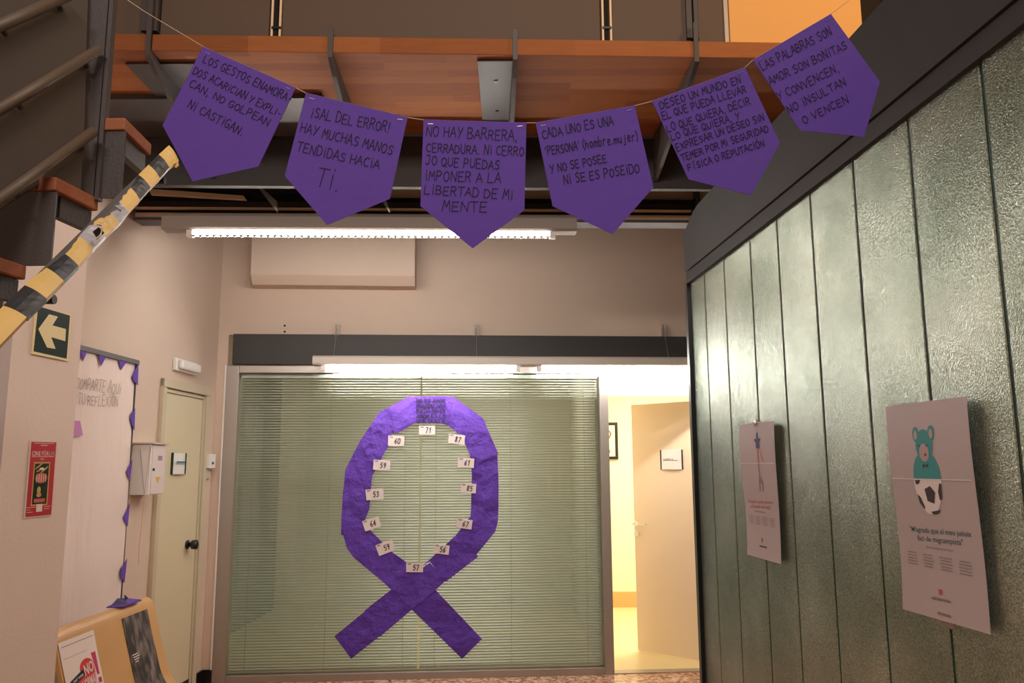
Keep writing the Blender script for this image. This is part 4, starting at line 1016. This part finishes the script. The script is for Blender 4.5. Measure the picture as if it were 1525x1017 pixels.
# ------------------------------------------------------------------ bunting
def DF(x): return 1.60 + 5.5e-7 * (x - 700) ** 2
def b3(x, y): return onY(x, y, DF(x))
pen_def = [
 ((302.4, 69.4), (440.5, 130.3), (384.7, 248), (286.7, 270), (242, 186.4)),
 ((455.6, 138.2), (607, 174.4), (580.6, 296), (487, 335), (424, 262)),
 ((630.8, 178), (784, 182.5), (781, 313), (704, 369.7), (626, 306.8)),
 ((797.6, 182.5), (945.4, 156.9), (973, 279), (912.6, 348.6), (823, 307)),
 ((971.2, 150.2), (1109.5, 100), (1161.8, 213), (1118.8, 290.7), (1025.4, 267)),
 ((1121.4, 89), (1237.3, 20.6), (1310.5, 121.4), (1287, 203.7), (1191.7, 194.3))]
texts = [
 [('LOS GESTOS ENAMORA-', 301, 92, 434, 154, 12), ('DOS ACARiCiAN Y EXPLi-', 286, 109, 418, 175, 11), ('CAN, NO GOLPEAN', 280, 128.5, 400, 188.5, 11), ('Ni CASTiGAN.', 278, 160, 361, 203, 13)],
 [('^SAL DEL ERROR!', 462, 174, 581, 197.6, 15), ('HAY MUCHAS MANOS', 446, 196, 585, 231, 15), ('TENDiDAS HACiA', 440.5, 224.5, 565, 252, 14), ('Ti.', 468, 276, 507, 286, 28)],
 [('NO HAY BARRERA,', 634, 202, 772, 210, 15), ('CERRADURA. Ni CERRO', 634, 226, 781, 232, 13), ('JO QUE PUEDAS', 633, 245, 745, 253, 13), ('iMPONER A LA', 632, 268, 747, 273, 14), ('LiBERTAD DE Mi', 631, 288, 765, 297, 14), ('MENTE', 658, 313.5, 727, 316, 15)],
 [('CADA UNO ES UNA', 808, 206.6, 915, 185, 13), ("'PERSONA' (hombre.mujer)", 812, 231, 951, 208, 13), ('Y NO SE POSEE', 820, 258, 905, 241, 12), ('Ni SE ES POSEiDO', 840, 275, 954, 256, 13)],
 [('DESEO UN MUNDO EN', 984, 162.6, 1105, 122, 11), ('EL QUE PUEDA LLEVAR', 987, 178, 1113, 137, 11), ('LO QUE QUiERA, DECiR', 994, 197, 1119, 154, 11), ('LO QUE QUiERA, Y', 1000, 209, 1104, 176, 10), ('EXPRESAR UN DESEO SiN', 1008, 225, 1140, 178, 10), ('TEMER POR Mi SEGURiDAD', 1016, 240, 1146, 195, 10), ('FÍSiCA O REPUTACiÓN', 1025, 254, 1140, 217, 10)],
 [('LAS PALABRAS SON', 1135, 105, 1241, 51, 13), ('AMOR SON BONiTAS', 1147, 127, 1264, 71, 12), ('Y CONVENCEN,', 1160, 150, 1252, 105, 12), ('NO iNSULTAN', 1175, 170, 1262, 125, 12), ('O VENCEN', 1197, 185, 1266, 151, 11)]]
plab = ['purple paper flag lettered LOS GESTOS ENAMORADOS, leftmost on the string', 'purple paper flag lettered SAL DEL ERROR, second from left',
        'purple paper flag lettered NO HAY BARRERA at the middle of the string', 'purple paper flag lettered CADA UNO ES UNA PERSONA',
        'purple paper flag lettered DESEO UN MUNDO, second from right', 'purple paper flag lettered LAS PALABRAS, rightmost before the warm-lit panel']
for k_, (pp, tx) in enumerate(zip(pen_def, texts)):
    tl = b3(*pp[0]); tr = b3(*pp[1]); d = tr - tl; d2 = V((d.x, d.y, 0)).normalized(); nn = V((d2.y, -d2.x, 0))
    if nn.y > 0: nn = -nn
    P = [onP(x, y, tl, nn) for x, y in pp]
    t = thing('bunting_flag', P[3], plab[k_], 'flag', 'lettered purple flags on the string')
    # slightly bowed sheet
    cen = sum(P, V((0, 0, 0))) / 5
    def bow(p):
        s = (p - tl).dot(d2) / (tr - tl).length; return p
    m = MB(); m.prism(P, nn * -.0012); m.mk('paper', M['purple'], t)
    m = MB(); mp = plane_map(tl + nn * .0005, nn, 0)
    for (s_, x0, y0, x1, y1, h) in tx: handwrite(m, mp, s_, x0, y0, x1, y1, h, .0017 if k_ not in (3,) else .0018, jit=.22, slant=.05)
    m.mk('lettering', M['ink'], t)
    m = MB()
    for e_ in (0, 1):
        ex, ey = pp[e_]; ux, uy = (pp[1][0] - pp[0][0]) / 150, (pp[1][1] - pp[0][1]) / 150; sx = ex + (7 if e_ == 0 else -13) * ux - 6 * uy * (1 if e_ else 1); sy = ey + (7 if e_ == 0 else -13) * uy + 6 * ux
        mpn = [(mp(sx, sy)), (mp(sx + 7 * ux, sy + 7 * uy - (1 if e_ else 0)))]; pen(m, mpn, .0012)
    m.mk('staple', M['alu'], t)
m = MB(); sp_ = [(150, -22, 1.66), (190, 0, 1.66)] + []
P = [onY(178, -8, 1.66), onY(215, 17, 1.66), b3(302.4, 69.4)]
for pp in pen_def: P += [b3(*pp[0]) + V((0, .002, 0)), b3(*pp[1]) + V((0, .002, 0))]
P += [onY(1268, -2, DF(1268)), onY(1290, -24, DF(1290))]
m.tube(P, .0009, 6); o = m.mk('bunting_string', M['string']); props(o, 'thin pale string carrying the purple flags across the hall', 'string')

# ------------------------------------------------------------------ awareness ribbon on the window
rb = thing('paper_ribbon', B.pt(*B.uz(610, 981), .0), 'giant purple crepe paper ribbon loop taped on the window', 'ribbon')
pieces = [
 [(655, 591), (674.4, 590.3), (719.2, 623.1), (723, 629), (700, 650), (682.4, 646), (668, 634), (655, 629.5)],
 [(608.9, 590.3), (622, 590.3), (622, 629.5), (617.9, 629.5), (593, 644.6), (579, 645), (567, 613)],
 [(618, 590), (666, 590.2), (672, 600), (668, 629.8), (615, 630), (616, 610)],
 [(719.2, 623.1), (740.5, 671.7), (742, 676), (712, 690), (700.4, 678.5), (692.5, 660.4), (690, 650)],
 [(740.5, 672), (742.7, 726), (741.8, 773.5), (740, 783), (700.5, 783), (701.1, 770.1), (702.7, 705.7), (700, 678.5), (712, 686)],
 [(741, 778), (737.6, 791.7), (709.6, 825.5), (683, 800), (676.7, 800), (701, 768)],
 [(712, 829), (664.1, 866), (640, 836), (629.2, 843), (676.7, 799), (690, 795)],
 [(567, 611), (585, 640), (579.5, 662.7), (567, 684.2), (552, 690), (536.5, 655.9)],
 [(537.5, 654), (560, 668), (569, 681), (567, 686), (554.6, 707.9), (552.5, 725), (514.4, 718), (514.4, 698.9)],
 [(514.4, 700), (553.5, 715), (550.1, 757.7), (541, 780), (549.9, 794), (508, 797), (508.3, 773.5), (510.5, 736.2)],
 [(508, 787), (548, 786), (582.6, 820.8), (604.7, 837), (617.5, 850), (640, 862), (583.3, 877.4), (526.6, 830.1), (517.3, 817.3)],
 [(617.5, 850), (642, 834), (666, 864), (545.3, 908.7 + .5), (583.3, 877.4)],
 [(583, 862), (604, 836), (650, 880), (717.8, 951.3), (688.2, 981), (613.3, 907.7), (570, 866)],
 [(664.1, 862.8), (640, 838), (583.3, 877.4), (543, 909), (566, 948), (613.3, 907.7)],
 [(546, 908), (498.2, 947.4), (523.1, 981), (568, 945)]]
# piece 11 replaced by clean band
pieces[11] = [(640, 838), (665, 863), (647.8, 879.8), (613.3, 907.7), (583.3, 877.4)]
for i, pts in enumerate(pieces):
    off = .006 + .0022 * (i % 4)
    P = [B.pt(*B.uz(x, y, off), off) for x, y in pts]
    m = MB(); m.prism(P, B.N * .0014); o = m.mk('paper_piece', M['ribbon'], rb)
m = MB(); mp = B.map(.0185)
for i, s_ in enumerate(('NO ES AMOR', 'CUANDO HAY', 'MiEDO NO ES', 'AMOR ES LO', 'QUE DUELE')):
    handwrite(m, mp, s_, 620, 599.5 + i * 7.6, 664, 599.5 + i * 7.6, 5, .006, jit=.3)
m.mk('lettering', M['ink'], rb)
cards = [('71', 624, 634, 648, 647, 0), ('60', 578, 649, 602, 664, .04), ('59', 556, 685, 581, 700, .06), ('53', 545, 728, 571, 744, -.10), ('64', 541, 772, 566, 788, -.32),
         ('59', 561, 807, 587, 824, -.36), ('57', 605, 838, 630, 852, .0), ('56', 646, 811, 669, 825, .12), ('67', 680, 773, 703, 787, .14), ('85', 686, 720, 709, 734, .06), ('61', 682, 682, 706, 696, .08), ('87', 668, 647, 692, 661, .12)]
rel = ['at the top of the ribbon loop', 'upper left of the ribbon loop', 'left inner edge, third card anticlockwise from the top', 'left inner edge at half height of the loop', 'lower left, tilted, at the loop edge', 'lower left near the ribbon crossing', 'just above the ribbon crossing', 'lower right near the crossing', 'lower right, at the bend of the loop', 'right inner edge at half height', 'right inner edge below the upper bend', 'upper right of the ribbon loop']
for (s_, x0, y0, x1, y1, rt), rl in zip(cards, rel):
    off = .0205; cx, cy = (x0 + x1) / 2, (y0 + y1) / 2; hw, hh = (x1 - x0) / 2, (y1 - y0) / 2
    def R_(x, y): c_, s2_ = math.cos(rt), math.sin(rt); return cx + x * c_ - y * s2_, cy + x * s2_ + y * c_
    P = [B.pt(*B.uz(*R_(sx * hw, sy * hh), off), off) for sx, sy in ((-1, -1), (1, -1), (1, 1), (-1, 1))]
    t = thing('number_card', (P[2] + P[3]) / 2, 'small white card numbered %s, %s' % (s_, rl), 'card', 'numbered cards around the ribbon')
    m = MB(); m.prism(P, B.N * .0012); m.mk('paper', M['card'], t)
    m = MB(); mp = B.map(off + .0018); a = R_(-3, 4.2); b = R_(6.5, 4.2)
    handwrite(m, mp, s_, a[0], a[1], b[0], b[1], 8, .006, jit=.1, slant=.25)
    m.mk('lettering', M['ink'], t)
    m = MB(); poly_on(m, mp, [R_(-hw + 2, -hh + 1), R_(-hw + 7, -hh + 1), R_(-hw + 7, -hh + 3), R_(-hw + 2, -hh + 3)]); m.mk('stamp', M['pencil'], t)
